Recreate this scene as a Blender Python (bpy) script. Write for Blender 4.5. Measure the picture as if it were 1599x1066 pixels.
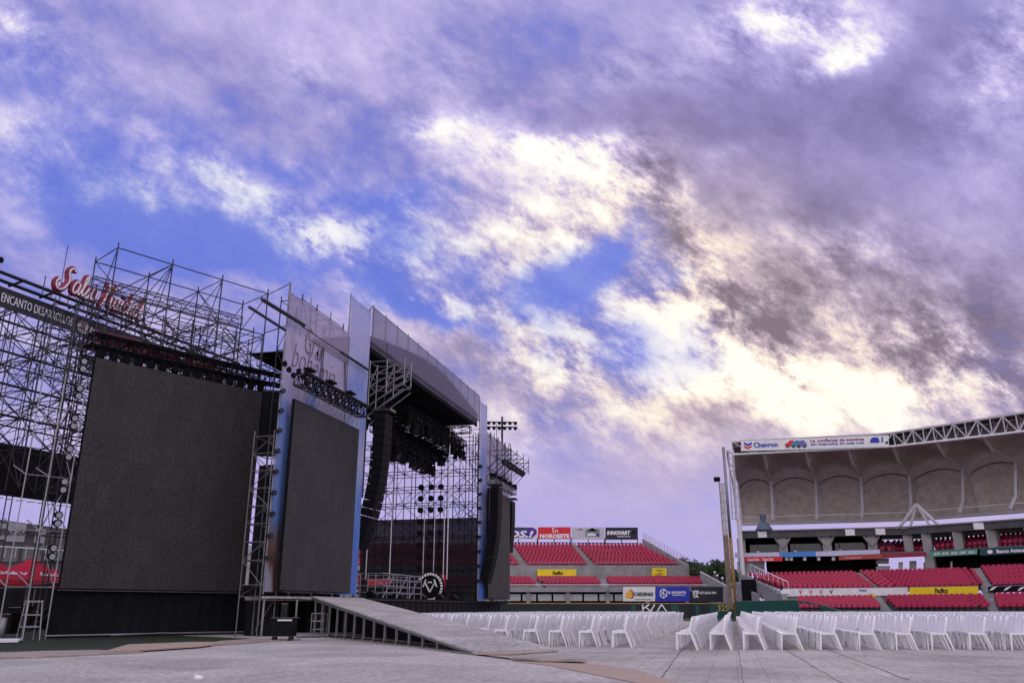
import bpy, bmesh, math, random
import numpy as np
from mathutils import Vector, Matrix
R = math.radians
random.seed(7)
S = bpy.context.scene
for o in list(bpy.data.objects): bpy.data.objects.remove(o)
COL = S.collection

# ------------------------------------------------------------------ camera
FPX = 1300.0; EYE = 1.05
PITCH = math.atan(417/FPX); YAW = math.atan(345/FPX*math.cos(PITCH))
cam = bpy.data.cameras.new('camera'); co = bpy.data.objects.new('camera', cam); COL.objects.link(co)
co.location = (0, 0, EYE); co.rotation_euler = (math.pi/2+PITCH, 0, YAW)
cam.sensor_width = 36; cam.lens = FPX*36/1599; cam.clip_start = 0.1; cam.clip_end = 3000
S.camera = co
CF = np.array([-math.sin(YAW)*math.cos(PITCH), math.cos(YAW)*math.cos(PITCH), math.sin(PITCH)])
CR = np.array([math.cos(YAW), math.sin(YAW), 0.]); CU = np.cross(CR, CF); CE = np.array([0, 0, EYE])
# measuring helpers: where the sight line through a pixel of the photo meets a real plane of the place
def ray(u, v): return CF+CR*(u-799.5)/FPX+CU*(533-v)/FPX
def on(u, v, ax, val):
    d = ray(u, v); i = 'xyz'.index(ax); return CE+d*((val-CE[i])/d[i])
def onp(u, v, A, B):
    n = np.array([B[1]-A[1], A[0]-B[0]]); d = ray(u, v)
    return CE+d*(((A[0]-CE[0])*n[0]+(A[1]-CE[1])*n[1])/(d[0]*n[0]+d[1]*n[1]))

# ------------------------------------------------------------------ sky, sun, exposure
SUN_DIR = ray(1290, 640); SUN_DIR = SUN_DIR/np.linalg.norm(SUN_DIR)
SUN_EL = math.asin(SUN_DIR[2]); SUN_AZ = math.atan2(SUN_DIR[0], SUN_DIR[1])
W = bpy.data.worlds.new("World"); S.world = W; W.use_nodes = True
nt = W.node_tree; nt.nodes.clear(); L = nt.links
def sock(nd, i, v):
    if isinstance(v, bpy.types.NodeSocket): L.new(v, nd.inputs[i])
    else: nd.inputs[i].default_value = v
def ma(op, a, b=0.0, c=None, clamp=False):
    n = nt.nodes.new('ShaderNodeMath'); n.operation = op; n.use_clamp = clamp
    sock(n, 0, a); sock(n, 1, b)
    if c is not None: sock(n, 2, c)
    return n.outputs[0]
def vm(op, a, b=(0, 0, 0), s=None):
    n = nt.nodes.new('ShaderNodeVectorMath'); n.operation = op; sock(n, 0, a); sock(n, 1, b)
    if s is not None: sock(n, 3, s)
    return n.outputs[1] if op in ('DOT_PRODUCT', 'LENGTH') else n.outputs[0]
def mixc(f, a, b, bt='MIX'):
    n = nt.nodes.new('ShaderNodeMix'); n.data_type = 'RGBA'; n.blend_type = bt
    sock(n, 0, f); sock(n, 6, a); sock(n, 7, b); return n.outputs[2]
def noise(vec, sc, det=6, rough=.55, dist=0., col=False):
    n = nt.nodes.new('ShaderNodeTexNoise'); sock(n, 'Vector', vec)
    n.inputs['Scale'].default_value = sc; n.inputs['Detail'].default_value = det
    n.inputs['Roughness'].default_value = rough; n.inputs['Distortion'].default_value = dist
    return n.outputs['Color' if col else 'Fac']
def ramp(f, pts):
    n = nt.nodes.new('ShaderNodeValToRGB'); sock(n, 0, f); e = n.color_ramp.elements
    e[0].position = pts[0][0]; e[0].color = (*pts[0][1], 1); e[1].position = pts[-1][0]; e[1].color = (*pts[-1][1], 1)
    for p, c in pts[1:-1]:
        q = e.new(p); q.color = (*c, 1)
    return n.outputs[0]
def smooth(x, a, b):
    n = nt.nodes.new('ShaderNodeMapRange'); n.interpolation_type = 'SMOOTHSTEP'; sock(n, 0, x)
    n.inputs[1].default_value = a; n.inputs[2].default_value = b; return n.outputs[0]
tc = nt.nodes.new('ShaderNodeTexCoord'); D = tc.outputs['Generated']
sep = nt.nodes.new('ShaderNodeSeparateXYZ'); L.new(D, sep.inputs[0])
dz = ma('ADD', ma('MAXIMUM', sep.outputs[2], 0.0), 0.24)
cmb = nt.nodes.new('ShaderNodeCombineXYZ'); L.new(ma('DIVIDE', sep.outputs[0], dz), cmb.inputs[0]); L.new(ma('DIVIDE', sep.outputs[1], dz), cmb.inputs[1])
Q = cmb.outputs[0]                                   # cloud layer seen as a flat sheet overhead
wv = vm('SUBTRACT', noise(D, 5.0, 5, .62, 0, True), (.5, .5, .5))
DW = vm('ADD', D, vm('SCALE', wv, (0, 0, 0), .13))   # ragged outlines for the cloud masses
wv2 = vm('SUBTRACT', noise(D, 2.2, 2, .5, 0, True), (.5, .5, .5))
DW = vm('ADD', DW, vm('SCALE', wv2, (0, 0, 0), .07))
def mass(u, v, su, sv, ang=0., w=1.0):
    c = ray(u, v); c = c/np.linalg.norm(c)
    a = R(ang); s1 = CR*math.cos(a)-CU*math.sin(a); s2 = CR*math.sin(a)+CU*math.cos(a)
    e1 = s1-c*np.dot(s1, c); e2 = s2-c*np.dot(s2, c)
    x = vm('DOT_PRODUCT', DW, tuple(e1*FPX/su)); y = vm('DOT_PRODUCT', DW, tuple(e2*FPX/sv))
    r2 = ma('MULTIPLY_ADD', x, x, ma('MULTIPLY', y, y))
    g = ma('POWER', 2.718, ma('MULTIPLY', r2, -1.0))
    front = ma('GREATER_THAN', vm('DOT_PRODUCT', D, tuple(c)), 0.3)
    return ma('MULTIPLY', ma('MULTIPLY', g, front), w)
def total(lst):
    t = None
    for m in lst:
        g = mass(*m); t = g if t is None else ma('ADD', t, g)
    return t
BLUE = [(1350, 230, 330, 210, 10, -.55), (1250, 490, 160, 70, 20, -.7), (520, 395, 110, 40, 5, -.45), (1100, 300, 160, 60, 20, -.3), (250, 345, 400, 85, 8, .66), (760, 430, 300, 120, 10, .30), (345, 385, 150, 45, 15, .45), (640, 385, 60, 26, -15, .5), (915, 420, 95, 36, -22, 1.0), (420, 255, 130, 35, 10, .3),
        (60, 130, 110, 90, 0, .35), (690, 510, 110, 22, 20, .5), (990, 560, 80, 60, 0, .40), (860, 30, 220, 60, 0, .2), (1060, 430, 45, 28, 0, .5), (640, 330, 80, 30, 0, .35), (760, 620, 70, 30, 20, .3), (1590, 400, 60, 60, 0, .15)]
BRIGHT = [(880, 560, 60, 24, 20, .4), (960, 640, 90, 24, 15, .3), (1000, 560, 60, 40, 40, .3), (850, 660, 60, 20, 10, .25), (1110, 440, 60, 40, 50, .35), (1050, 300, 60, 20, 35, .3), (940, 240, 90, 26, 12, .35), (470, 365, 70, 22, 10, .5), (560, 395, 110, 26, -8, .5), (640, 330, 70, 22, -25, .4), (810, 360, 70, 24, -30, .35), (640, 485, 50, 16, 5, .5), (740, 500, 60, 18, 5, .4), (200, 300, 110, 18, 5, .28), (1000, 460, 60, 30, 20, .4), (700, 100, 130, 40, 20, .12), (150, 230, 160, 50, 0, .15), (900, 275, 150, 50, 18, .46), (1010, 335, 100, 28, 30, .42), (860, 400, 90, 28, -38, .5), (930, 520, 130, 50, 15, .48), (760, 480, 130, 26, 8, .5), (1090, 510, 90, 60, 50, .45), (1240, 615, 190, 45, 12, .55),
          (1150, 570, 130, 50, 25, .45), (1220, 35, 95, 38, 5, .6), (1315, 98, 48, 24, 0, .75), (1480, 560, 90, 22, 25, .6), (1560, 620, 70, 30, 25, .42), (390, 290, 75, 24, 38, .55), (520, 375, 120, 40, 5, .42), (600, 420, 120, 22, 0, .35),
          (1050, 120, 130, 30, 0, .2), (70, 60, 60, 40, 40, .33), (710, 205, 50, 25, 0, .34), (500, 110, 60, 30, 20, .16), (1340, 400, 80, 30, 8, .34), (1590, 60, 45, 120, 0, .4), (640, 480, 40, 15, 0, .4), (1150, 250, 50, 20, 0, .15),
          (840, 570, 70, 35, 25, .35), (220, 310, 160, 28, 8, .18), (970, 690, 180, 25, 10, .12), (1350, 625, 140, 30, 0, .28), (830, 710, 30, 14, 0, .3), (900, 250, 60, 30, 0, .2)]
DARK = [(1440, 240, 260, 150, 10, .36), (1180, 180, 130, 60, 10, .2), (1480, 130, 130, 70, 0, .22), (1230, 330, 220, 65, 18, .2), (1540, 480, 130, 90, 20, .26), (1110, 650, 90, 26, 5, .46), (1330, 515, 190, 36, 28, .34), (1230, 460, 100, 30, 20, .12),
        (760, 590, 90, 36, 32, .38), (770, 110, 190, 75, 15, .2), (340, 120, 200, 70, 10, .15), (1040, 210, 110, 40, 10, .2), (960, 600, 60, 26, 30, .2), (1450, 590, 90, 22, 25, .34), (900, 20, 200, 40, 0, .08), (1580, 550, 80, 50, 25, .3),
        (1080, 470, 50, 24, 30, .26), (1000, 760, 300, 60, 0, .04)]
f1 = noise(Q, 1.5, 9, .6, .35); 
cst = ray(1000, 450); cst = cst/np.linalg.norm(cst); dgn = CR*math.cos(R(32))-CU*math.sin(R(32)); dgn = dgn-cst*np.dot(dgn, cst); dgn = dgn/np.linalg.norm(dgn)
DS = vm('SUBTRACT', D, vm('SCALE', tuple(dgn), (0, 0, 0), ma('MULTIPLY', vm('DOT_PRODUCT', D, tuple(dgn)), .48)))   # clouds drawn out along the wind
f3 = noise(DS, 23, 10, .72, .1); f4 = noise(vm('ADD', DS, (3, 1, 2)), 9.0, 8, .60, .15)
f5 = noise(vm('MULTIPLY', vm('ADD', Q, (1.3, 4.1, 0)), (1.0, .6, 1)), 3.8, 9, .62, .5)
lowfade = smooth(sep.outputs[2], .06, .24)
c_ = lambda f: ma('SUBTRACT', f, .5)
cov = ma('SUBTRACT', ma('MULTIPLY_ADD', c_(f1), .9, .80), total(BLUE))
cov = ma('ADD', cov, ma('MULTIPLY', c_(f4), 1.5))
cov = ma('ADD', cov, ma('MULTIPLY', c_(f5), 1.2))
cov = ma('ADD', cov, ma('MULTIPLY', c_(f3), .9))
dens = ma('MULTIPLY_ADD', smooth(cov, .0, .9), .92, .08)
B_ = total(BRIGHT); D_ = total(DARK)
br = ma('ADD', .455, ma('SUBTRACT', ma('MULTIPLY', B_, .47), ma('MULTIPLY', D_, .52)))
# fluffy detail is strongest where the light is strong
puff = ma('ADD', ma('MULTIPLY', c_(f4), 1.9), ma('MULTIPLY', c_(f3), 2.5))
act = ma('ADD', mass(980, 500, 380, 150, 12, .50), mass(1380, 560, 260, 110, 20, .35))
br = ma('ADD', br, ma('MULTIPLY', ma('MULTIPLY', puff, ma('MINIMUM', ma('MULTIPLY_ADD', B_, .9, act), .95)), 1.7))
nz = ma('ADD', ma('MULTIPLY', c_(f5), .55), ma('MULTIPLY', c_(f4), .42))
nz = ma('ADD', nz, ma('MULTIPLY', c_(f3), .34))
br = ma('ADD', br, ma('MULTIPLY', nz, ma('MULTIPLY_ADD', lowfade, .90, .08)))
ccol = ramp(br, [(0.0, (.16, .135, .28)), (.17, (.235, .205, .44)), (.32, (.34, .30, .61)), (.46, (.48, .43, .77)), (.58, (.64, .58, .90)), (.74, (.92, .87, .95)), (.95, (1.10, 1.06, 1.02))])
# sunlit clouds turn warm close to the hidden sun
sunp = ma('MINIMUM', ma('ADD', mass(1250, 590, 480, 190, 12, 1.0), ma('ADD', mass(900, 520, 260, 170, 10, .6), mass(1120, 370, 200, 110, 20, .5))), 1.0)
wcol = ramp(br, [(0.0, (.27, .20, .23)), (.17, (.36, .28, .32)), (.32, (.50, .39, .43)), (.46, (.67, .53, .56)), (.58, (.88, .71, .64)), (.74, (1.02, .90, .75)), (.95, (1.15, 1.07, .94))])
ccol = mixc(ma('MULTIPLY', sunp, .9), ccol, wcol)
sky = nt.nodes.new('ShaderNodeTexSky'); sky.sky_type = 'NISHITA'; sky.sun_disc = False
sky.sun_elevation = SUN_EL; sky.sun_rotation = SUN_AZ; sky.air_density = 1.2; sky.ozone_density = 3.0
skyc = mixc(1.0, sky.outputs[0], (.42, .50, .95, 1), 'MULTIPLY')
skyc = mixc(.82, skyc, (1.35, 1.95, 7.2, 1))
cl10 = vm('SCALE', ccol, (0, 0, 0), 9.0)
fin = mixc(dens, skyc, cl10)
fin = mixc(ma('MULTIPLY', ma('SUBTRACT', 1.0, lowfade), .45), fin, (4.7, 4.15, 7.4, 1))
# unseen sky behind the photographer, brightened as added fill light for the ground
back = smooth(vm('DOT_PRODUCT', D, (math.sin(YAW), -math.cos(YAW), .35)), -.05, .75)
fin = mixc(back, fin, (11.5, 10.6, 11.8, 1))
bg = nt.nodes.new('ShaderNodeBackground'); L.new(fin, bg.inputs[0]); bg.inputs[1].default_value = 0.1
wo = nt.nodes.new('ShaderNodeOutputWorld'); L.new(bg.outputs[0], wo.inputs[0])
W.cycles.sampling_method = 'MANUAL'; W.cycles.sample_map_resolution = 512

sl = bpy.data.lights.new('sun', 'SUN'); sl.energy = 0.6; sl.angle = R(12); sl.color = (1, .9, .78)
so = bpy.data.objects.new('sun', sl); COL.objects.link(so)
so.rotation_euler = Vector((-SUN_DIR[0], -SUN_DIR[1], -SUN_DIR[2])).to_track_quat('-Z', 'Y').to_euler()
S.view_settings.view_transform = 'Standard'; S.view_settings.look = 'None'; S.view_settings.exposure = 0.12; S.view_settings.gamma = 1
S.render.engine = 'CYCLES'; S.cycles.max_bounces = 5; S.cycles.transparent_max_bounces = 12

# ------------------------------------------------------------------ materials
MATS = {}
def mat(name, col, rough=.6, metal=0., var=.15, sc=4., bump=0., trans=0., see=0., spec=.4, col2=None, stretch=(1, 1, 1)):
    if name in MATS: return MATS[name]
    m = bpy.data.materials.new(name); m.use_nodes = True; t = m.node_tree; b = t.nodes['Principled BSDF']
    tcn = t.nodes.new('ShaderNodeTexCoord'); mp = t.nodes.new('ShaderNodeMapping'); mp.inputs['Scale'].default_value = stretch
    t.links.new(tcn.outputs['Object'], mp.inputs[0])
    n = t.nodes.new('ShaderNodeTexNoise'); n.inputs['Scale'].default_value = sc; n.inputs['Detail'].default_value = 7; n.inputs['Roughness'].default_value = .6
    t.links.new(mp.outputs[0], n.inputs[0])
    rp = t.nodes.new('ShaderNodeValToRGB'); t.links.new(n.outputs[0], rp.inputs[0])
    c2 = col2 or col
    rp.color_ramp.elements[0].position = .3; rp.color_ramp.elements[0].color = (*[x*(1-var) for x in col], 1)
    rp.color_ramp.elements[1].position = .7; rp.color_ramp.elements[1].color = (*[min(1, x*(1+var)) for x in c2], 1)
    t.links.new(rp.outputs[0], b.inputs['Base Color'])
    b.inputs['Roughness'].default_value = rough; b.inputs['Metallic'].default_value = metal; b.inputs['Specular IOR Level'].default_value = spec
    if bump:
        bp = t.nodes.new('ShaderNodeBump'); bp.inputs['Strength'].default_value = bump; bp.inputs['Distance'].default_value = .02
        n2 = t.nodes.new('ShaderNodeTexNoise'); n2.inputs['Scale'].default_value = sc*6; n2.inputs['Detail'].default_value = 5
        t.links.new(mp.outputs[0], n2.inputs[0]); t.links.new(n2.outputs[0], bp.inputs['Height']); t.links.new(bp.outputs[0], b.inputs['Normal'])
    out = t.nodes['Material Output']; last = b.outputs[0]
    if trans:
        tr = t.nodes.new('ShaderNodeBsdfTranslucent'); t.links.new(rp.outputs[0], tr.inputs[0])
        mx = t.nodes.new('ShaderNodeMixShader'); mx.inputs[0].default_value = trans
        t.links.new(last, mx.inputs[1]); t.links.new(tr.outputs[0], mx.inputs[2]); last = mx.outputs[0]
    if see:
        tp = t.nodes.new('ShaderNodeBsdfTransparent'); mx = t.nodes.new('ShaderNodeMixShader'); mx.inputs[0].default_value = see
        t.links.new(last, mx.inputs[1]); t.links.new(tp.outputs[0], mx.inputs[2]); last = mx.outputs[0]
    t.links.new(last, out.inputs[0]); MATS[name] = m; return m
ALU = mat('aluminium', (.27, .27, .29), .5, .6, .25, 3)
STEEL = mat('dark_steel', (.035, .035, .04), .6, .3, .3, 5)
GALV = mat('galvanised_steel', (.22, .22, .24), .5, .5, .3, 4)
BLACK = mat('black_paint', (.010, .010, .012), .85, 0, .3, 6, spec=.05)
DLENS = mat('dark_lens', (.02, .02, .025), .3, 0, .1, 3)
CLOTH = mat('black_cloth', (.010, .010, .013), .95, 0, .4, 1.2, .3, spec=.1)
LENS = mat('lamp_lens', (.35, .35, .38), .15, 0, .1, 3)
WHITE = mat('white_plastic', (.78, .77, .80), .38, 0, .05, 3, .05)
WHITE2 = mat('white_paint', (.70, .70, .72), .5, 0, .12, 2)
CONC = mat('concrete', (.27, .265, .27), .9, 0, .25, .8, .3)
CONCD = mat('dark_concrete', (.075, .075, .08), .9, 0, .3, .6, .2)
SEATM = mat('crimson_seat', (.37, .007, .058), .42, 0, .28, 2)
RED = mat('red_print', (.60, .015, .035), .5, 0, .1, 2)
REDT = mat('red_canopy', (.62, .012, .05), .6, 0, .12, 1, trans=.35)
YEL = mat('yellow_print', (.85, .62, .01), .5, 0, .06, 2)
GREENW = mat('green_padding', (.008, .075, .060), .7, 0, .15, .7)
BLKW = mat('black_padding', (.012, .018, .022), .7, 0, .3, .5)
NAVY = mat('blue_print', (.02, .03, .42), .5, 0, .08, 1)
PURP = mat('purple_print', (.07, .02, .30), .5, 0, .08, 1)
RAIL = mat('ochre_rail', (.24, .15, .05), .6, 0, .2, 2)
LETW = mat('white_lettering', (.80, .80, .82), .5, 0, .04, 2)
LETK = mat('black_lettering', (.015, .015, .02), .5, 0, .1, 2)
WOOD = mat('plywood', (.36, .27, .21), .75, 0, .22, 1.5, .2, stretch=(1, 6, 1))
PVC = mat('canopy_membrane', (.44, .375, .335), .75, 0, .22, 1.2, .15, trans=.10)
PVCW = mat('canopy_steel', (.55, .54, .57), .5, .1, .12, 2)
LEDM = mat('led_panel', (.036, .034, .035), .9, 0, .35, 22., 0, spec=.04)
def led_mat(dx, dy):
    m = bpy.data.materials.new('led_modules'); m.use_nodes = True; t = m.node_tree; b = t.nodes['Principled BSDF']; lk = t.links.new
    tcn = t.nodes.new('ShaderNodeTexCoord'); dt = t.nodes.new('ShaderNodeVectorMath'); dt.operation = 'DOT_PRODUCT'; lk(tcn.outputs['Object'], dt.inputs[0]); dt.inputs[1].default_value = (dx, dy, 0)
    sp = t.nodes.new('ShaderNodeSeparateXYZ'); lk(tcn.outputs['Object'], sp.inputs[0]); cb = t.nodes.new('ShaderNodeCombineXYZ'); lk(dt.outputs['Value'], cb.inputs[0]); lk(sp.outputs[2], cb.inputs[1])
    br_ = t.nodes.new('ShaderNodeTexBrick'); br_.offset = 0.; lk(cb.outputs[0], br_.inputs[0]); br_.inputs['Scale'].default_value = 1; br_.inputs['Brick Width'].default_value = .5; br_.inputs['Row Height'].default_value = 1.0
    br_.inputs['Mortar Size'].default_value = .006; br_.inputs['Color1'].default_value = (.048, .045, .047, 1); br_.inputs['Color2'].default_value = (.057, .054, .056, 1); br_.inputs['Mortar'].default_value = (.034, .032, .034, 1)
    n = t.nodes.new('ShaderNodeTexNoise'); n.inputs['Scale'].default_value = 14; n.inputs['Detail'].default_value = 8; n.inputs['Roughness'].default_value = .8; lk(tcn.outputs['Object'], n.inputs[0])
    n2 = t.nodes.new('ShaderNodeTexNoise'); n2.inputs['Scale'].default_value = .35; n2.inputs['Detail'].default_value = 4; lk(tcn.outputs['Object'], n2.inputs[0])
    ad = t.nodes.new('ShaderNodeMath'); ad.operation = 'ADD'; lk(n.outputs[0], ad.inputs[0])
    rp = t.nodes.new('ShaderNodeValToRGB'); lk(ad.outputs[0], rp.inputs[0]); rp.color_ramp.elements[0].position = .7; rp.color_ramp.elements[0].color = (.6, .6, .6, 1); rp.color_ramp.elements[1].position = 1.0; rp.color_ramp.elements[1].color = (1.3, 1.28, 1.3, 1)
    ad.inputs[1].default_value = 0
    hf = t.nodes.new('ShaderNodeMath'); hf.operation = 'MULTIPLY'; lk(ad.outputs[0], hf.inputs[0]); hf.inputs[1].default_value = 1.72; lk(hf.outputs[0], rp.inputs[0])
    mx = t.nodes.new('ShaderNodeMix'); mx.data_type = 'RGBA'; mx.blend_type = 'MULTIPLY'; mx.inputs[0].default_value = 1; lk(br_.outputs[0], mx.inputs[6]); lk(rp.outputs[0], mx.inputs[7]); lk(mx.outputs[2], b.inputs['Base Color'])
    b.inputs['Roughness'].default_value = .85; b.inputs['Specular IOR Level'].default_value = .08; return m
BARK = mat('bark', (.09, .065, .045), .9, 0, .3, 4, .5)
TURF = mat('turf', (.010, .022, .008), .95, 0, .5, 12, .6)
TILEB = mat('weathered_board', (.30, .25, .225), .8, 0, .3, 2, .2)
NET = mat('mesh_net', (.50, .46, .46), .8, 0, .2, 1, see=.18)
SCRIM = mat('stage_scrim', (.008, .006, .010), .95, 0, .3, 1, see=.2)

def banner_mat(name, stops, see=.25, sc=.28, axis=2, zr=(0, 1), trans=.45, streak=(1, 1, .35)):
    """printed mesh cloth: colours run up the banner, broken by soft painted clouds"""
    m = bpy.data.materials.new(name); m.use_nodes = True; t = m.node_tree; b = t.nodes['Principled BSDF']; lk = t.links.new
    tcn = t.nodes.new('ShaderNodeTexCoord'); mp = t.nodes.new('ShaderNodeMapping'); mp.inputs['Scale'].default_value = streak; lk(tcn.outputs['Object'], mp.inputs[0])
    n = t.nodes.new('ShaderNodeTexNoise'); n.inputs['Scale'].default_value = sc; n.inputs['Detail'].default_value = 6; n.inputs['Distortion'].default_value = 1.2; lk(mp.outputs[0], n.inputs[0])
    sp = t.nodes.new('ShaderNodeSeparateXYZ'); lk(tcn.outputs['Object'], sp.inputs[0])
    mr = t.nodes.new('ShaderNodeMapRange'); lk(sp.outputs[axis], mr.inputs[0]); mr.inputs[1].default_value = zr[0]; mr.inputs[2].default_value = zr[1]
    ad = t.nodes.new('ShaderNodeMath'); ad.operation = 'MULTIPLY_ADD'; lk(n.outputs[0], ad.inputs[0]); ad.inputs[1].default_value = .9; ad.inputs[2].default_value = -.45
    a2 = t.nodes.new('ShaderNodeMath'); a2.operation = 'ADD'; lk(ad.outputs[0], a2.inputs[0]); lk(mr.outputs[0], a2.inputs[1])
    rp = t.nodes.new('ShaderNodeValToRGB'); lk(a2.outputs[0], rp.inputs[0]); e = rp.color_ramp.elements
    e[0].position = stops[0][0]; e[0].color = (*stops[0][1], 1); e[1].position = stops[-1][0]; e[1].color = (*stops[-1][1], 1)
    for p, c in stops[1:-1]: q = e.new(p); q.color = (*c, 1)
    lk(rp.outputs[0], b.inputs['Base Color']); b.inputs['Roughness'].default_value = .7; b.inputs['Specular IOR Level'].default_value = .2
    tr = t.nodes.new('ShaderNodeBsdfTranslucent'); lk(rp.outputs[0], tr.inputs[0]); mx = t.nodes.new('ShaderNodeMixShader'); mx.inputs[0].default_value = trans
    lk(b.outputs[0], mx.inputs[1]); lk(tr.outputs[0], mx.inputs[2])
    tp = t.nodes.new('ShaderNodeBsdfTransparent'); m2 = t.nodes.new('ShaderNodeMixShader'); m2.inputs[0].default_value = see
    lk(mx.outputs[0], m2.inputs[1]); lk(tp.outputs[0], m2.inputs[2]); lk(m2.outputs[0], t.nodes['Material Output'].inputs[0]); return m

# ------------------------------------------------------------------ builders
class MB:
    def __init__(s): s.v = []; s.f = []
    def quad(s, a, b, c, d): i = len(s.v); s.v += [tuple(a), tuple(b), tuple(c), tuple(d)]; s.f.append((i, i+1, i+2, i+3)); return s
    def poly(s, pts): i = len(s.v); s.v += [tuple(p) for p in pts]; s.f.append(tuple(range(i, i+len(pts)))); return s
    def hexa(s, p):     # 8 corners: bottom 4 then top 4
        i = len(s.v); s.v += [tuple(q) for q in p]
        s.f += [(i, i+3, i+2, i+1), (i+4, i+5, i+6, i+7)]+[(i+k, i+(k+1) % 4, i+4+(k+1) % 4, i+4+k) for k in range(4)]; return s
    def box(s, c, sz, rot=0.):
        hx, hy, hz = sz[0]/2, sz[1]/2, sz[2]/2; cs, sn = math.cos(rot), math.sin(rot); P = []
        for z in (-hz, hz):
            for x, y in ((-hx, -hy), (hx, -hy), (hx, hy), (-hx, hy)): P.append((c[0]+x*cs-y*sn, c[1]+x*sn+y*cs, c[2]+z))
        return s.hexa(P)
    def wall(s, A, B, z0, z1, t):      # upright slab between two plan points; z may differ at both ends
        A = np.array(A[:2], float); B = np.array(B[:2], float); d = (B-A)/np.linalg.norm(B-A); n = np.array([-d[1], d[0]])*t/2
        za = z0 if hasattr(z0, '__len__') else (z0, z0); zb = z1 if hasattr(z1, '__len__') else (z1, z1)
        return s.hexa([(*(A-n), za[0]), (*(B-n), za[1]), (*(B+n), za[1]), (*(A+n), za[0]), (*(A-n), zb[0]), (*(B-n), zb[1]), (*(B+n), zb[1]), (*(A+n), zb[0])])
    def bar(s, p, q, r=.03, n=4, r2=None):
        p = Vector(p); q = Vector(q); d = q-p
        if d.length < 1e-5: return s
        d.normalize(); a = d.orthogonal().normalized(); b = d.cross(a); i = len(s.v); r2 = r if r2 is None else r2
        for P, rr in ((p, r), (q, r2)):
            for k in range(n):
                t = 2*math.pi*(k+.5)/n; s.v.append(tuple(P+(a*math.cos(t)+b*math.sin(t))*rr))
        s.f += [(i+k, i+(k+1) % n, i+n+(k+1) % n, i+n+k) for k in range(n)]
        s.f += [tuple(i+n-1-k for k in range(n)), tuple(i+n+k for k in range(n))]; return s
    def path(s, pts, r, n=6):
        for a, b in zip(pts[:-1], pts[1:]): s.bar(a, b, r, n)
        return s
    def prism(s, pts, off):            # polygon pts extruded by vector off
        n = len(pts); i = len(s.v); s.v += [tuple(p) for p in pts]+[tuple(np.array(p)+np.array(off)) for p in pts]
        s.f += [tuple(range(i, i+n)), tuple(i+n+n-1-k for k in range(n))]+[(i+k, i+n+k, i+n+(k+1) % n, i+(k+1) % n) for k in range(n)]; return s
    def sphere(s, c, r, seg=10, rings=6, sz=1., sy=1.):
        i = len(s.v)
        for a in range(rings+1):
            ph = math.pi*a/rings
            for b in range(seg): th = 2*math.pi*b/seg; s.v.append((c[0]+r*math.sin(ph)*math.cos(th), c[1]+sy*r*math.sin(ph)*math.sin(th), c[2]+sz*r*math.cos(ph)))
        for a in range(rings):
            for b in range(seg): s.f.append((i+a*seg+b, i+(a+1)*seg+b, i+(a+1)*seg+(b+1) % seg, i+a*seg+(b+1) % seg))
        return s
    def build(s, name, m, parent=None, smooth=False, bevel=0.):
        off = np.array(OFF.get(parent.name, (0, 0, 0)) if parent else (0, 0, 0), float)
        me = bpy.data.meshes.new(name); v = np.array(s.v, float)-off
        me.from_pydata([tuple(x) for x in v], [], s.f); me.materials.append(m)
        bm = bmesh.new(); bm.from_mesh(me); bmesh.ops.recalc_face_normals(bm, faces=bm.faces)
        if bevel: bmesh.ops.bevel(bm, geom=list(bm.edges), offset=bevel, segments=1, affect='EDGES')
        bm.to_mesh(me); bm.free()
        if smooth: me.polygons.foreach_set('use_smooth', [True]*len(me.polygons))
        o = bpy.data.objects.new(name, me); COL.objects.link(o)
        if parent: o.parent = parent; OFF[o.name] = tuple(off)
        return o
OFF = {}
def thing(name, label, cat, loc, group=None):
    o = bpy.data.objects.new(name, None); COL.objects.link(o); o.location = tuple(float(x) for x in loc); o.empty_display_size = .2
    OFF[o.name] = tuple(o.location); o['label'] = label; o['category'] = cat
    if group: o['group'] = group
    return o
def tag(o, label, cat, group=None):
    o['label'] = label; o['category'] = cat
    if group: o['group'] = group
    return o
def struct(o, kind='structure'): o['kind'] = kind; return o
def dup(o, parent=None):
    c = o.copy(); COL.objects.link(c)
    if parent: c.parent = parent
    for ch in list(o.children): dup(ch, c)
    return c
def lettering(text, origin, xdir, updir, height, m, parent, width=None, depth=.02, shear=0., name='lettering', align='CENTER', bold=0.):
    """writing as real raised letters; origin is the centre of the line"""
    cu = bpy.data.curves.new('txt', 'FONT'); cu.body = text; cu.align_x = align; cu.align_y = 'CENTER'; cu.extrude = .02; cu.shear = shear; cu.resolution_u = 2; cu.offset = bold
    tmp = bpy.data.objects.new('txt', cu); COL.objects.link(tmp); bpy.context.view_layer.update()
    me = bpy.data.meshes.new_from_object(tmp); bpy.data.objects.remove(tmp); bpy.data.curves.remove(cu)
    if not me.vertices: return None
    xs = [v.co.x for v in me.vertices]; ys = [v.co.y for v in me.vertices]; w = max(xs)-min(xs); h = max(ys)-min(ys)
    cx = (max(xs)+min(xs))/2; cy = (max(ys)+min(ys))/2; sy = height/h; sx = width/w if width else sy
    X = Vector(xdir).normalized(); U = Vector(updir).normalized(); N = X.cross(U); off = Vector(OFF.get(parent.name, (0, 0, 0)))
    for v in me.vertices:
        v.co = Vector(origin)-off+X*((v.co.x-cx)*sx)+U*((v.co.y-cy)*sy)+N*(v.co.z*depth/.02)
    me.materials.append(m); o = bpy.data.objects.new(name, me); COL.objects.link(o); o.parent = parent; OFF[o.name] = tuple(off); me.name = name; return o
def V(*a): return np.array(a, float)
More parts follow.
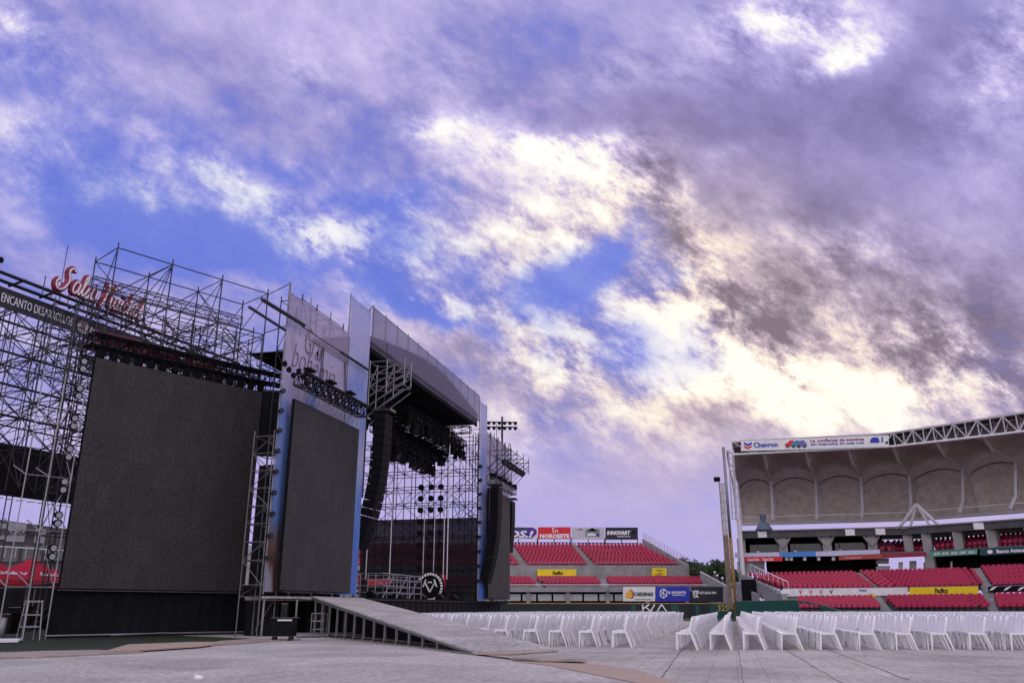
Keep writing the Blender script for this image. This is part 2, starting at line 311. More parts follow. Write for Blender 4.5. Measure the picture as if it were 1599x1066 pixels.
def truss(mb, p, q, w=.4, h=.4, n=8, r=.025, up=(0, 0, 1)):
    """box truss between p and q"""
    p = V(*p); q = V(*q); d = (q-p)/np.linalg.norm(q-p); u = V(*up); s = np.cross(d, u); s = s/np.linalg.norm(s); u = np.cross(s, d)
    cs = [(s*a*w/2+u*b*h/2) for a, b in ((-1, -1), (1, -1), (1, 1), (-1, 1))]
    for c in cs: mb.bar(p+c, q+c, r)
    for k in range(n+1):
        a = p+(q-p)*k/n
        for j in range(4): mb.bar(a+cs[j], a+cs[(j+1) % 4], r*.7)
        if k < n:
            b = p+(q-p)*(k+1)/n
            for j in range(4):
                if k % 2: mb.bar(a+cs[j], b+cs[(j+1) % 4], r*.6)
                else: mb.bar(a+cs[(j+1) % 4], b+cs[j], r*.6)
def scaffold(mb, O, ax, ay, nx, ny, zs, r=.03, diag=1., feet=True, over=.25):
    """ring scaffold: standards, ledgers, diagonal braces"""
    O = V(*O, 0) if len(O) == 2 else V(*O); ax = V(*ax, 0); ay = V(*ay, 0)
    P = lambda i, j, z: O+ax*i+ay*j+V(0, 0, z)
    for i in range(nx+1):
        for j in range(ny+1): mb.bar(P(i, j, zs[0]), P(i, j, zs[-1]+over), r*1.1)
    for z in zs[1:] if feet else zs:
        for j in range(ny+1): mb.bar(P(0, j, z), P(nx, j, z), r*.8)
        for i in range(nx+1): mb.bar(P(i, 0, z), P(i, ny, z), r*.8)
    for k in range(len(zs)-1):
        for j in range(ny+1):
            for i in range(nx):
                if random.random() < diag:
                    if (i+k+j) % 2: mb.bar(P(i, j, zs[k]), P(i+1, j, zs[k+1]), r*.7)
                    else: mb.bar(P(i+1, j, zs[k]), P(i, j, zs[k+1]), r*.7)
        for i in range(nx+1):
            for j in range(ny):
                if random.random() < diag:
                    if (i+k+j) % 2: mb.bar(P(i, j, zs[k]), P(i, j+1, zs[k+1]), r*.7)
                    else: mb.bar(P(i, j+1, zs[k]), P(i, j, zs[k+1]), r*.7)

# ------------------------------------------------------------------ ground
def ground_mat(name, base, seam=False, bump=.4):
    m = bpy.data.materials.new(name); m.use_nodes = True; t = m.node_tree; b = t.nodes['Principled BSDF']; lk = t.links.new
    tcn = t.nodes.new('ShaderNodeTexCoord')
    def nz(sc, det=6, dist=0.):
        n = t.nodes.new('ShaderNodeTexNoise'); n.inputs['Scale'].default_value = sc; n.inputs['Detail'].default_value = det; n.inputs['Distortion'].default_value = dist
        lk(tcn.outputs['Object'], n.inputs[0]); return n.outputs[0]
    a = nz(.35, 5, .8); c = nz(9., 6); g = nz(60., 4)
    r1 = t.nodes.new('ShaderNodeValToRGB'); lk(a, r1.inputs[0]); r1.color_ramp.elements[0].position = .3; r1.color_ramp.elements[1].position = .72
    r1.color_ramp.elements[0].color = (*[x*.68 for x in base], 1); r1.color_ramp.elements[1].color = (*[x*1.15 for x in base], 1)
    r2 = t.nodes.new('ShaderNodeValToRGB'); lk(c, r2.inputs[0]); r2.color_ramp.elements[0].color = (.55, .53, .52, 1); r2.color_ramp.elements[1].color = (1.25, 1.25, 1.25, 1)
    r2.color_ramp.elements[0].position = .25; r2.color_ramp.elements[1].position = .75
    mx = t.nodes.new('ShaderNodeMix'); mx.data_type = 'RGBA'; mx.blend_type = 'MULTIPLY'; mx.inputs[0].default_value = 1; lk(r1.outputs[0], mx.inputs[6]); lk(r2.outputs[0], mx.inputs[7]); out = mx.outputs[2]
    r3 = t.nodes.new('ShaderNodeValToRGB'); lk(g, r3.inputs[0]); r3.color_ramp.elements[0].position = .66; r3.color_ramp.elements[1].position = .74
    r3.color_ramp.elements[0].color = (1, 1, 1, 1); r3.color_ramp.elements[1].color = (.62, .6, .58, 1)
    m3 = t.nodes.new('ShaderNodeMix'); m3.data_type = 'RGBA'; m3.blend_type = 'MULTIPLY'; m3.inputs[0].default_value = .7; lk(out, m3.inputs[6]); lk(r3.outputs[0], m3.inputs[7]); out = m3.outputs[2]
    mp2 = t.nodes.new('ShaderNodeMapping'); mp2.inputs['Scale'].default_value = (1.2, .25, 1); mp2.inputs['Rotation'].default_value = (0, 0, .6); lk(tcn.outputs['Object'], mp2.inputs[0])
    sc_ = t.nodes.new('ShaderNodeTexNoise'); sc_.inputs['Scale'].default_value = 1.6; sc_.inputs['Detail'].default_value = 8; sc_.inputs['Roughness'].default_value = .7; sc_.inputs['Distortion'].default_value = 1.5; lk(mp2.outputs[0], sc_.inputs[0])
    r5 = t.nodes.new('ShaderNodeValToRGB'); lk(sc_.outputs[0], r5.inputs[0]); r5.color_ramp.elements[0].position = .36; r5.color_ramp.elements[0].color = (.66, .63, .60, 1); r5.color_ramp.elements[1].position = .47; r5.color_ramp.elements[1].color = (1, 1, 1, 1)
    e_ = r5.color_ramp.elements.new(.62); e_.color = (1, 1, 1, 1); e_ = r5.color_ramp.elements.new(.7); e_.color = (1.12, 1.12, 1.12, 1)
    m5 = t.nodes.new('ShaderNodeMix'); m5.data_type = 'RGBA'; m5.blend_type = 'MULTIPLY'; m5.inputs[0].default_value = .45; lk(out, m5.inputs[6]); lk(r5.outputs[0], m5.inputs[7]); out = m5.outputs[2]
    h = c
    if seam:
        br_ = t.nodes.new('ShaderNodeTexBrick'); lk(tcn.outputs['Object'], br_.inputs[0]); br_.offset = 0.
        br_.inputs['Scale'].default_value = 1.; br_.inputs['Brick Width'].default_value = .46; br_.inputs['Row Height'].default_value = .92; br_.inputs['Mortar Size'].default_value = .008
        br_.inputs['Color1'].default_value = (1, 1, 1, 1); br_.inputs['Color2'].default_value = (.90, .90, .89, 1); br_.inputs['Mortar'].default_value = (.68, .67, .66, 1)
        m4 = t.nodes.new('ShaderNodeMix'); m4.data_type = 'RGBA'; m4.blend_type = 'MULTIPLY'; m4.inputs[0].default_value = 1; lk(out, m4.inputs[6]); lk(br_.outputs[0], m4.inputs[7]); out = m4.outputs[2]
    lk(out, b.inputs['Base Color']); b.inputs['Roughness'].default_value = .82; b.inputs['Specular IOR Level'].default_value = .25
    bp = t.nodes.new('ShaderNodeBump'); bp.inputs['Strength'].default_value = bump; bp.inputs['Distance'].default_value = .01; lk(h, bp.inputs['Height']); lk(bp.outputs[0], b.inputs['Normal'])
    return m
FLOORM = ground_mat('floor_cover', (.49, .47, .44), True)
TARPM = ground_mat('tarpaulin', (.49, .47, .45), False, .5)
def sheet(name, pts, z, m, kind='structure'):
    mb = MB(); mb.poly([(p[0], p[1], z) for p in pts]); return struct(mb.build(name, m), kind)
mb = MB()
mb.quad((-1500, -1500, -.012), (1500, -1500, -.012), (1500, 1500, -.012), (-1500, 1500, -.012)); struct(mb.build('ground', mat('soil', (.10, .085, .06), .95, 0, .3, .05, .3)))
sheet('turf', [(-60, 5), (-60, 96), (60, 106), (60, 104), (-8, 5)], -.006, TURF)
# removable floor cover: tiled area under the seats, tarpaulin towards the stage
sheet('floor', [(-26.2, 34), (-13.6, 27.6), (-9.5, 24.4), (-4.2, 18.6), (-2.6, 15.8), (-.95, 13.5), (2, 9), (8, -5), (60, -5), (60, 80), (-26.2, 80)], 0, FLOORM)
edge = [(-30, 10.0), (-22, 15.2), (-16.0, 16.55), (-15.2, 19.2), (-14.7, 21.7), (-15.4, 25.2), (-16.1, 28.6), (-15.2, 31.5), (-13.3, 28.6), (-9.2, 24.0), (-4.6, 18.4), (-3.4, 16.8), (-1.3, 13.3), (0.8, 8.5), (4, -5), (-30, -5)]
sheet('tarpaulin', edge, .006, TARPM)

# seams where strips of the floor cover have lifted
def seam(pts, w=.012):
    mb = MB()
    for a, b in zip(pts[:-1], pts[1:]): mb.wall(a, b, .001, .010, w)
    return mb
def jag(x0, y0, x1, y1, n=16, a=.02): return [(x0+(x1-x0)*k/n+random.uniform(-a, a), y0+(y1-y0)*k/n) for k in range(n+1)]
for i, (x0, x1, y0) in enumerate(((0.1, .05, 6.), (-1.15, -1.45, 12.6), (1.55, 1.25, 11.), (2.55, 2.4, 15.))):
    o = seam(jag(x0, y0, x1, 25+i, 22, .02)).build('floor_seam', LETK); struct(o)

# loose boards
def board(poly, z, t, m, label, tiltz=None):
    mb = MB(); n = len(poly); zz = tiltz or [0]*n
    mb.prism([(p[0], p[1], z+zz[i]) for i, p in enumerate(poly)], (0, 0, t))
    return tag(mb.build('plywood_board', m), label, 'board')
g = lambda u, v: on(u, v, 'z', .02)
board([g(800, 1031), g(860, 1038), g(1000, 1066), g(1058, 1066), g(1000, 1046), g(930, 1036)], .008, .012, WOOD, 'brown plywood board with a dark edge lying nearest on the floor cover')
board([g(796, 1029), g(845, 1033), g(918, 1033.5), g(905, 1029.5), g(860, 1028)], .03, .035, TILEB, 'small pale board with black raised edge on the tarp')
board([g(742, 1021), g(800, 1021), g(872, 1016), g(868, 1013), g(780, 1013)], .012, .02, WOOD, 'brown plywood strip at the foot of the long ramp')
board([g(-40, 1028), g(60, 1026), g(140, 1022), g(225, 1018), g(150, 1015), g(60, 1017), g(-40, 1020)], .010, .03, TILEB, 'long brown strip lying on the turf edge at far left')
board([g(160, 1020), g(220, 1017), g(310, 1011), g(360, 1004), g(300, 1004), g(200, 1008)], .040, .03, WOOD, 'warped brown strip beyond the long one on the turf edge')
board([g(330, 1008), g(420, 1001), g(470, 998), g(400, 997), g(340, 1001)], .010, .03, TILEB, 'brown strip leading to the black wheeled case')
board([g(-10, 1003), g(28, 1002), g(34, 999), g(-10, 999)], .02, .06, WHITE2, 'pale slab lying on the turf at far left')

# paper cup
c0 = on(310, 1062, 'z', 0); t = thing('paper_cup', 'white paper cup lying on its side on the tarp', 'cup', (c0[0], c0[1], 0))
mb = MB(); mb.bar((c0[0]-.045, c0[1]-.02, .046), (c0[0]+.055, c0[1]+.02, .036), .046, 14, .034); mb.build('cup_body', WHITE, t, True)
mb = MB(); mb.bar((c0[0]-.052, c0[1]-.022, .046), (c0[0]-.043, c0[1]-.019, .046), .052, 14); mb.build('rim', WHITE, t, True)

# ------------------------------------------------------------------ plastic chairs (one kind; origin on the floor, facing -x)
def chair_parts():
    P = {}
    a = MB()                                                      # seat: front at x=-.21, back x=.17
    for k in range(4):
        x0 = -.215+.1*k; x1 = x0+.1; z0 = .432+(.010 if k == 0 else 0)-.004*k; z1 = .432-.004*(k+1)
        a.hexa([(x0, -.205, z0-.02), (x1, -.20, z1-.02), (x1, .20, z1-.02), (x0, .205, z0-.02), (x0, -.205, z0), (x1, -.20, z1), (x1, .20, z1), (x0, .205, z0)])
    a.box((-.215, 0, .425), (.02, .41, .05)); a.box((-.02, .207, .415), (.38, .014, .045)); a.box((-.02, -.207, .415), (.38, .014, .045)); P['seat'] = a
    b = MB(); prof = [(.165, .42, .205), (.19, .54, .21), (.22, .66, .212), (.25, .77, .205), (.268, .83, .18), (.275, .85, .14)]
    for (x0, z0, w0), (x1, z1, w1) in zip(prof[:-1], prof[1:]):
        for s in (-1, 1):
            b.hexa([(x0-.012, 0, z0), (x0+.02, 0, z0), (x0-.01, s*w0, z0), (x0-.042, s*w0, z0), (x1-.012, 0, z1), (x1+.02, 0, z1), (x1-.01, s*w1, z1), (x1-.042, s*w1, z1)])
        for s in (-1, 1):
            b.hexa([(x0-.055, s*w0, z0), (x0-.0, s*w0, z0), (x0-.0, s*(w0+.012), z0), (x0-.055, s*(w0+.012), z0), (x1-.055, s*w1, z1), (x1-.0, s*w1, z1), (x1-.0, s*(w1+.012), z1), (x1-.055, s*(w1+.012), z1)])
    P['backrest'] = b
    legs = []
    for s in (-1, 1):
        l = MB(); y = s*.19; l.hexa([(-.240, y-.012, 0), (-.212, y-.012, 0), (-.212, y+.012, 0), (-.240, y+.012, 0), (-.225, y-.018, .42), (-.170, y-.018, .42), (-.170, y+.018, .42), (-.225, y+.018, .42)]); legs.append(l)
        l = MB(); l.hexa([(.302, y-.012, 0), (.330, y-.012, 0), (.330, y+.012, 0), (.302, y+.012, 0), (.145, y-.018, .43), (.200, y-.018, .43), (.200, y+.018, .43), (.145, y+.018, .43)]); legs.append(l)
    P['legs'] = legs
    return P
CP = chair_parts()
# chairs stand in files that run away from the camera, all facing the stage
chairs = []
xr0 = -3.23
for k in range(0, 24):                                             # left block
    x = xr0-.93*k; y0 = 25.35+.25*k if k < 4 else 26.4+.62*(k-4)
    y = y0; cnt = 0; lim = 76 if k > 1 else 66-10*(1-k)
    while y < lim:
        rx = -4.1-(y-22.75)*(11.9/13.5)                            # right edge of the ramp
        if x > max(-16.6, rx) or (y > 44 and x > -16.6): chairs.append((x+random.uniform(-.05, .05), y, k, 'left', cnt))
        y += .50; cnt += 1
        if cnt % (14 if k < 3 else 20) == 0: y += .9
for k in range(0, 27):                                             # right block
    x = [-1.29, -.44, .47][k] if k < 3 else 1.42+.98*(k-3)
    y = 24.3+.24*(x+1.3); cnt = 0
    lim = 60 if k == 0 else (66 if k == 1 else 80)
    while y < lim:
        if x < .34*y+1.5: chairs.append((x+random.uniform(-.05, .05), y, k, 'right', cnt))
        y += .50; cnt += 1
        if cnt % 20 == 0 and k > 3: y += .8
vis = []
for c in chairs:
    d = V(c[0], c[1], .4)-CE; vis.append((d@CF, c))
vis.sort(key=lambda q: q[0]*(1 if q[1][4] > 0 else .5))
near = [c for _, c in vis[:296]]; far = [c for _, c in vis[296:]]
ct = thing('plastic_chair', '', 'chair', (0, 0, 0), 'white plastic chairs in files facing the stage')
CP['seat'].build('seat', WHITE, ct); CP['backrest'].build('backrest', WHITE, ct)
for l in CP['legs']: l.build('leg', WHITE, ct)
def ordn(i):
    if i < 20: return ORD[i]
    t_ = ('twent', 'thirt', 'fort', 'fift', 'sixt', 'sevent')[(i+1)//10-2]; return t_+'ieth' if (i+1) % 10 == 0 else t_+'y-'+ORD[(i+1) % 10-1]
ORD = ['first', 'second', 'third', 'fourth', 'fifth', 'sixth', 'seventh', 'eighth', 'ninth', 'tenth', 'eleventh', 'twelfth', 'thirteenth', 'fourteenth', 'fifteenth', 'sixteenth', 'seventeenth', 'eighteenth', 'nineteenth', 'twentieth', 'twenty-first', 'twenty-second', 'twenty-third', 'twenty-fourth', 'twenty-fifth', 'twenty-sixth', 'twenty-seventh', 'twenty-eighth', 'twenty-ninth', 'thirtieth']
for i, (x, y, k, side, cnt) in enumerate(near):
    c = ct if i == 0 else dup(ct)
    c.location = (x, y, .0); c.rotation_euler = (0, 0, random.uniform(-.10, .10) if random.random() < .8 else random.uniform(-.25, .25))
    pos = 'nearest' if cnt == 0 else ordn(cnt)
    if side == 'left':
        c['label'] = 'white plastic chair, %s in its file, %s file left of the wide aisle' % (pos, ordn(k))
    else:
        c['label'] = 'white plastic chair, %s in its file, %s file right of the wide aisle' % (pos, ordn(k))
fv = []; ff = []
base = MB(); base.v = []; 
for key in ('seat', 'backrest'):
    m_ = CP[key]; o = len(base.v); base.v += m_.v; base.f += [tuple(q+o for q in f) for f in m_.f]
for m_ in CP['legs']:
    o = len(base.v); base.v += m_.v; base.f += [tuple(q+o for q in f) for f in m_.f]
bv = np.array(base.v, float); nb = len(bv)
lite = base.f
allv = np.concatenate([bv*np.array([1, random.choice((1, 1)), 1])+np.array([c[0], c[1], 0]) for c in far])
allf = []
for i in range(len(far)): allf += [tuple(q+i*nb for q in f) for f in lite]
me = bpy.data.meshes.new('plastic_chairs'); me.from_pydata(allv.tolist(), [], allf); me.materials.append(WHITE)
o = bpy.data.objects.new('plastic_chairs', me); COL.objects.link(o); struct(o, 'stuff'); o['label'] = 'mass of white plastic chairs receding to the outfield wall'

# ------------------------------------------------------------------ stage
XS = -18.0
deck = thing('stage', 'wide black concert stage deck with skirt below the hanging lights', 'stage', (-24, 50, 0))
mb = MB(); mb.prism([(-18.2, 33.5, 1.44), (-18.2, 70.4, 1.44), (-32, 70.4, 1.44), (-32, 44, 1.44), (-19.6, 36.2, 1.44)], (0, 0, .16)); mb.build('deck', BLACK, deck)
mb = MB()
for k in range(70):                                                # pleated skirt
    y0 = 33.6+.5*k; mb.quad((XS-.25+.05*(k % 2), y0, .0), (XS-.25+.05*((k+1) % 2), y0+.5, .0), (XS-.25+.05*((k+1) % 2), y0+.5, 1.43), (XS-.25+.05*(k % 2), y0, 1.43))
mb.build('skirt', CLOTH, deck)
mb = MB(); mb.box((XS-.18, 52, 1.50), (.03, 36.5, .03)); mb.build('deck_trim', STEEL, deck)
# small monitor wedges along the edge
for i, y in enumerate((43.5, 47.2, 51., 54.6, 57.6)):
    t = thing('stage_monitor', 'black wedge monitor on the stage front edge, %s from the ramp' % ORD[i], 'speaker', (XS-.7, y, 1.6), 'wedge monitors along the stage front')
    mb = MB(); mb.prism([(XS-.95, y-.3, 1.6), (XS-.4, y-.3, 1.6), (XS-.4, y-.3, 1.75), (XS-.75, y-.3, 2.0), (XS-.95, y-.3, 1.9)], (0, .6, 0)); mb.build('cabinet', BLACK, t)
    mb = MB(); mb.quad((XS-.742, y-.26, 1.995), (XS-.42, y-.26, 1.767), (XS-.42, y+.26, 1.767), (XS-.742, y+.26, 1.995)); mb.build('grille', STEEL, t)
    if i % 2 == 0:
        mb = MB(); mb.box((XS-.28, y, 1.47), (.05, .9, .05)); mb.build('tape_strip', WHITE2, t)

# roof
rf = thing('stage_roof', 'black arched stage roof over the lighting rig', 'roof', (-24, 50, 15))
mb = MB(); N = 20
arch = lambda s: 14.95+1.98*float(np.interp(s, [0, .1, .25, .42, .58, .7, .85, 1], [.16, .34, .58, .80, .86, .74, .52, .30]))
for k in range(N):
    s0, s1 = k/N, (k+1)/N; y0 = 39.8+21.4*s0; y1 = 39.8+21.4*s1
    mb.hexa([(XS-.25, y0, 14.75), (XS-.25, y1, 14.75), (-23.2, y1, 14.75), (-23.2, y0, 14.75), (XS-.25, y0, arch(s0)), (XS-.25, y1, arch(s1)), (-23.2, y1, arch(s1)), (-23.2, y0, arch(s0))])
mb.build('roof_skin', mat('roof_cloth', (.16, .15, .19), .8, 0, .35, .5), rf)
mb = MB(); mb.box((-21.9, 50.5, 14.72), (7.1, 21.3, .03)); mb.wall((-18.3, 39.77), (-21.8, 39.77), 14.5, 15.2, .03); mb.wall((-18.27, 39.85), (-18.27, 61.15), 14.5, 14.93, .03); mb.build('ceiling_cloth', CLOTH, rf)
mb = MB()
for x in (-20.5, -24.5): truss(mb, (x, 39.8, 14.2), (x, 61.2, 14.2), .5, .5, 16, .035)
for y in (50, 60.5): truss(mb, (-18.6, y, 14.2), (-25.3, y, 14.2), .5, .5, 5, .035)
mb.build('truss', BLACK, rf)
mb = MB()
for k in range(12): mb.bar((XS-.05, 40.2+1.77*k, 14.96), (XS-.05, 40.2+1.77*k, 17.1), .03)
mb.bar((XS-.06, 39.9, 16.95), (XS-.06, 61, 16.95), .035); mb.bar((XS-.06, 39.9, 14.95), (XS-.06, 61, 14.95), .05)
mb.bar((XS-.9, 40, 16.2), (XS-.06, 40, 16.9), .03)
mb.build('banner_frame', GALV, rf)
HDR = banner_mat('header_print', [(0, (.30, .29, .42)), (.3, (.34, .32, .56)), (.45, (.62, .58, .64)), (.6, (.26, .23, .55)), (.75, (.52, .40, .38)), (.88, (.34, .31, .55)), (1, (.60, .56, .62))], .42, .14, 1, (38, 62), .5, (1, 1, .5))
t = thing('header_banner', 'long grey and violet printed banner along the front edge of the stage roof', 'banner', (XS, 50, 15))
for k in range(12):
    mb = MB(); y0 = 39.9+1.758*k; mb.box((XS, y0+.879, 15.93), (.012, 1.752, 2.0)); mb.build('banner_panel', HDR, t)

# pillar banners and wing banners
PIL = banner_mat('pillar_print', [(0, (.14, .30, .72)), (.2, (.30, .46, .85)), (.38, (.66, .66, .86)), (.55, (.34, .44, .80)), (.75, (.64, .64, .86)), (1, (.26, .38, .72))], .16, .5, 2, (1, 17), .45)
WNG = banner_mat('wing_print', [(0, (.55, .50, .62)), (.08, (.22, .11, .08)), (.2, (.30, .20, .20)), (.27, (.22, .38, .76)), (.45, (.30, .42, .80)), (.56, (.66, .62, .82)), (.8, (.66, .60, .76)), (.92, (.52, .46, .62)), (1, (.60, .55, .70))], .17, .45, 2, (0, 15), .45)
NETB = banner_mat('wing_net_print', [(0, (.48, .42, .56)), (.5, (.50, .44, .60)), (.7, (.26, .30, .62)), (1, (.50, .42, .55))], .42, .5, 2, (12, 15), .4)
def pillar(y0, y1, ztop, label):
    t = thing('pillar_banner', label, 'banner', (XS, (y0+y1)/2, 1.6), 'blue pillar banners beside the stage opening')
    mb = MB(); mb.box((XS+.02, (y0+y1)/2, (1.7+ztop)/2), (.012, y1-y0, ztop-1.7)); mb.build('banner_cloth', PIL, t)
    mb = MB()
    for y in (y0, y1): mb.bar((XS-.05, y, 1.6), (XS-.05, y, ztop+.2), .04)
    for z in np.arange(2, ztop, 1.0): mb.bar((XS-.05, y0, z), (XS-.05, y1, z), .025)
    mb.bar((XS-.05, y0, ztop), (XS-.05, y1, ztop), .03); mb.build('frame', GALV, t)
    return t
pillar(37.25, 39.75, 16.5, 'tall blue cloud banner between the middle screen and stage opening')
pillar(61.1, 63.0, 16.5, 'tall blue cloud banner at the far side of the stage opening')
def wing(y0, y1, label, txt):
    t = thing('wing_banner', label, 'banner', (XS, (y0+y1)/2, 1.6))
    n = 3; w = (y1-y0)/n
    for k in range(n):
        ya = y0+w*k
        mb = MB(); mb.box((XS, ya+w/2, 7.25), (.012, w-.02, 11.1)); mb.build('banner_panel', WNG, t)
        mb = MB(); mb.box((XS, ya+w/2, 13.63), (.012, w-.02, 1.62)); mb.build('net_panel', NETB, t)
    mb = MB()
    for k in range(n+1): mb.bar((XS-.05, y0+w*k, 1.6), (XS-.05, y0+w*k, 14.9), .035)
    for z in (3, 5, 7, 9, 11, 12.8, 14.4): mb.bar((XS-.05, y0, z), (XS-.05, y1, z), .025)
    mb.build('frame', GALV, t)
    if txt:
        X = (0, 1, 0)
        lettering('Gran', (XS+.02, y0+2.6, 12.75), X, (0, -.12, 1), 1.3, mat('gold_script', (.10, .07, .055), .5, 0, .2, 3), t, width=1.9, shear=.5, depth=.01, bold=-.02)
        lettering('bohemia', (XS+.02, y0+2.7, 11.75), X, (0, -.12, 1), 1.15, MATS['gold_script'], t, width=4.3, shear=.5, depth=.01, bold=-.02)
    return t
wing(31.05, 37.2, 'pale violet banner with gold script above the middle screen', True)
wing(63.05, 70.2, 'pale banner behind the farthest screen, beyond the stage opening', False)

# screens
def screen(A, B, z0, z1, label, t_=.12):
    A = V(*A); B = V(*B); d = (B-A)/np.linalg.norm(B-A); n = V(d[1], -d[0]); L_ = np.linalg.norm(B-A)
    t = thing('led_screen', label, 'screen', (*((A+B)/2), z0))
    mb = MB(); mb.wall(A-n*t_/2, B-n*t_/2, z0, z1, t_); mb.build('casing', BLACK, t)
    mb = MB(); mb.wall(A+d*.03+n*.008, B-d*.03+n*.008, z0+.03, z1-.03, .01); mb.build('panel', led_mat(d[0], d[1]), t)
    return t, d, n, L_
A1 = V(-24.15, 27.05); B1 = V(-20.59, 33.86)
s1, d1, n1, L1 = screen(A1, B1, 1.75, 10.72, 'largest dark video screen, nearest us at the left of the stage')
s2, d2, n2, L2 = screen((XS+.4, 31.5), (XS+.4, 38.2), 1.75, 9.65, 'dark video screen hanging between two blue banners')
s3, d3, n3, L3 = screen((XS+.4, 62.3), (XS+.4, 68.9), 1.78, 9.95, 'narrow looking dark video screen at the far side of the stage')
# skirt under screen 1
t = thing('ground_skirt', 'black cloth skirt beneath the largest screen', 'cloth', (*(A1), 0))
mb = MB(); k = 0
for i in range(34):
    a = A1-d1*.1-n1*(.25+.04*(i % 2))+d1*(L1+2.2)*i/34; b = A1-d1*.1-n1*(.25+.04*((i+1) % 2))+d1*(L1+2.2)*(i+1)/34
    mb.quad((*a, .02), (*b, .02), (*b, 1.72), (*a, 1.72))
mb.build('cloth', CLOTH, t)
mb = MB(); mb.bar((*(A1-d1*.3+n1*.25), .12), (*(A1+d1*(L1+2.6)+n1*.25), .12), .03); mb.bar((*(A1+d1*2+n1*.35), .1), (*(A1+d1*4.2+n1*.3), .14), .025)
mb.bar((*(A1-n1*.05), 1.71), (*(B1-n1*.05), 1.71), .02); mb.build('base_pipe', ALU, t)
# black return panel right of screen 1
t = thing('side_cloth_panel', 'black cloth panel hanging right beside the largest screen', 'cloth', (*B1, 7.5))
e = B1+V(.05, .0); w_ = V(.86, .5)
mb = MB()
for i in range(6):
    a = e+w_*1.9*i/6-n1*.1+n1*.05*(i % 2); b = e+w_*1.9*(i+1)/6-n1*.1+n1*.05*((i+1) % 2); mb.quad((*a, 7.7), (*b, 7.7), (*b, 10.75), (*a, 10.75))
mb.build('cloth', CLOTH, t)
mb = MB(); mb.wall(e-n1*.1, e+w_*1.9-n1*.1, 10.75, 10.85, .08); mb.build('batten', STEEL, t)

# ---- scaffolding
def scaf_thing(label, loc, builds):
    t = thing('scaffold_tower', label, 'scaffold', (loc[0], loc[1], 0))
    for nm, mt, fn in builds:
        mb = MB(); fn(mb); mb.build(nm, mt, t)
    return t
ND = -n1
def big(mb):
    O = A1+ND*.9+d1*.55
    # back tower behind screen 1: two bays deep
    scaffold(mb, O, d1*2.48, ND*2.3, 3, 1, [0, 2, 4, 6, 8, 10, 11.6, 13.8, 15.95], .034, .5)
    scaffold(mb, O+ND*2.3+d1*.2, d1*2.35, ND*2.0, 3, 1, [0, 2, 4, 6, 8, 10, 12, 14.2], .03, .7)
    for z in (11.6,): truss(mb, (*(O-d1*.1), z), (*(O+d1*7.6), z), .5, .5, 12, .028)
    for z in (11.0, 15.0): truss(mb, (*(O+ND*2.3), z), (*(O+ND*2.3+d1*7.4), z), .4, .4, 12, .024)
    for k in range(3):
        P = lambda i, j, z: (*(O+d1*2.48*i+ND*2.3*j), z)
        mb.bar(P(k, 0, 11.6), P(k+1, 0, 15.9), .026); mb.bar(P(k, 1, 11.6), P(k+1, 1, 15.9), .026); mb.bar(P(k, 1, 11.8), P(k, 0, 15.9), .026)
    mb.bar(P(3, 0, 15.9), (-18.1, 31.2, 14.9), .028); mb.bar(P(3, 0, 13.9), (-18.1, 31.2, 12.9), .028)
    for q in range(46): # loose braces filling the roof of the tower
        a = O+d1*random.uniform(.3, 7.3)+ND*random.uniform(0, 4); b = a+d1*random.uniform(1, 3)*random.choice((-1, 1))+ND*random.uniform(-1, 1.5)
        z = random.uniform(10.9, 13.2); mb.bar((*a, z), (*b, z+random.uniform(-.3, 1.6)), .022)
def fill(mb):
    scaffold(mb, A1+ND*5.2+d1*1.5, d1*2.1, ND*1.8, 4, 1, [0, 3, 6, 9, 10.6, 11.8, 13.0, 14.2, 15.4], .032, 1.)
    scaffold(mb, A1+ND*2.9+d1*4.6, d1*1.5, ND*1.3, 3, 1, [9.5, 10.9, 12.1, 13.3, 14.3], .028, 1.)
    for k in range(3): truss(mb, (*(A1+ND*(4.6+.9*k)+d1*1.5), 11.6+.8*k), (*(A1+ND*(4.6+.9*k)+d1*9.5), 11.4+.8*k), .4, .4, 12, .03)
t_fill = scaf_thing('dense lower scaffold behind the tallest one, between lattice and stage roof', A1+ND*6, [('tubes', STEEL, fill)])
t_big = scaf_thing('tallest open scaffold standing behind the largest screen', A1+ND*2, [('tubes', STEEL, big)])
# black truss just above screen 1 with chain motors
def overs(mb):
    O = A1+ND*.35
    truss(mb, (*(O-d1*.2), 11.5), (*(O+d1*(L1+1.2)), 11.5), .45, .5, 16, .045)
    truss(mb, (*(O+ND*.9), 11.2), (*(O+ND*.9+d1*(L1+1)), 11.2), .45, .5, 16, .03)
    mb.wall(O+n1*.05, O+d1*(L1+1)+n1*.05, 11.62, 11.85, .10)
tt = thing('screen_truss', 'black truss carrying the largest screen', 'truss', (*A1, 11.5))
mb = MB(); overs(mb); mb.build('truss', BLACK, tt)
for k in range(15):
    a = A1+ND*.3+d1*(.3+L1*k/14.5)
    mb = MB(); mb.box((*a, 10.98), (.22, .22, .34)); mb.bar((*a, 10.7), (*a, 11.5), .02); mb.build('hoist', BLACK, tt)
def floodbox(p, d, s, label, grp, name='spotlight', lens=None):
    d = V(d[0], d[1], d[2] if len(d) > 2 else 0.); d = d/np.linalg.norm(d)
    t = thing(name, label, 'light', p, grp)
    mb = MB(); p = V(*p); mb.bar(p-d*s*.35, p+d*s*.35, s*.42, 8, s*.5); mb.build('housing', BLACK, t)
    mb = MB(); mb.bar(p+d*s*.355, p+d*s*.37, s*.36, 10); mb.build('lens', lens or LENS, t)
    mb = MB(); mb.bar(p-V(0, 0, s*.6), p+V(0, 0, s*.6), s*.07); mb.build('yoke', STEEL, t)
    return t
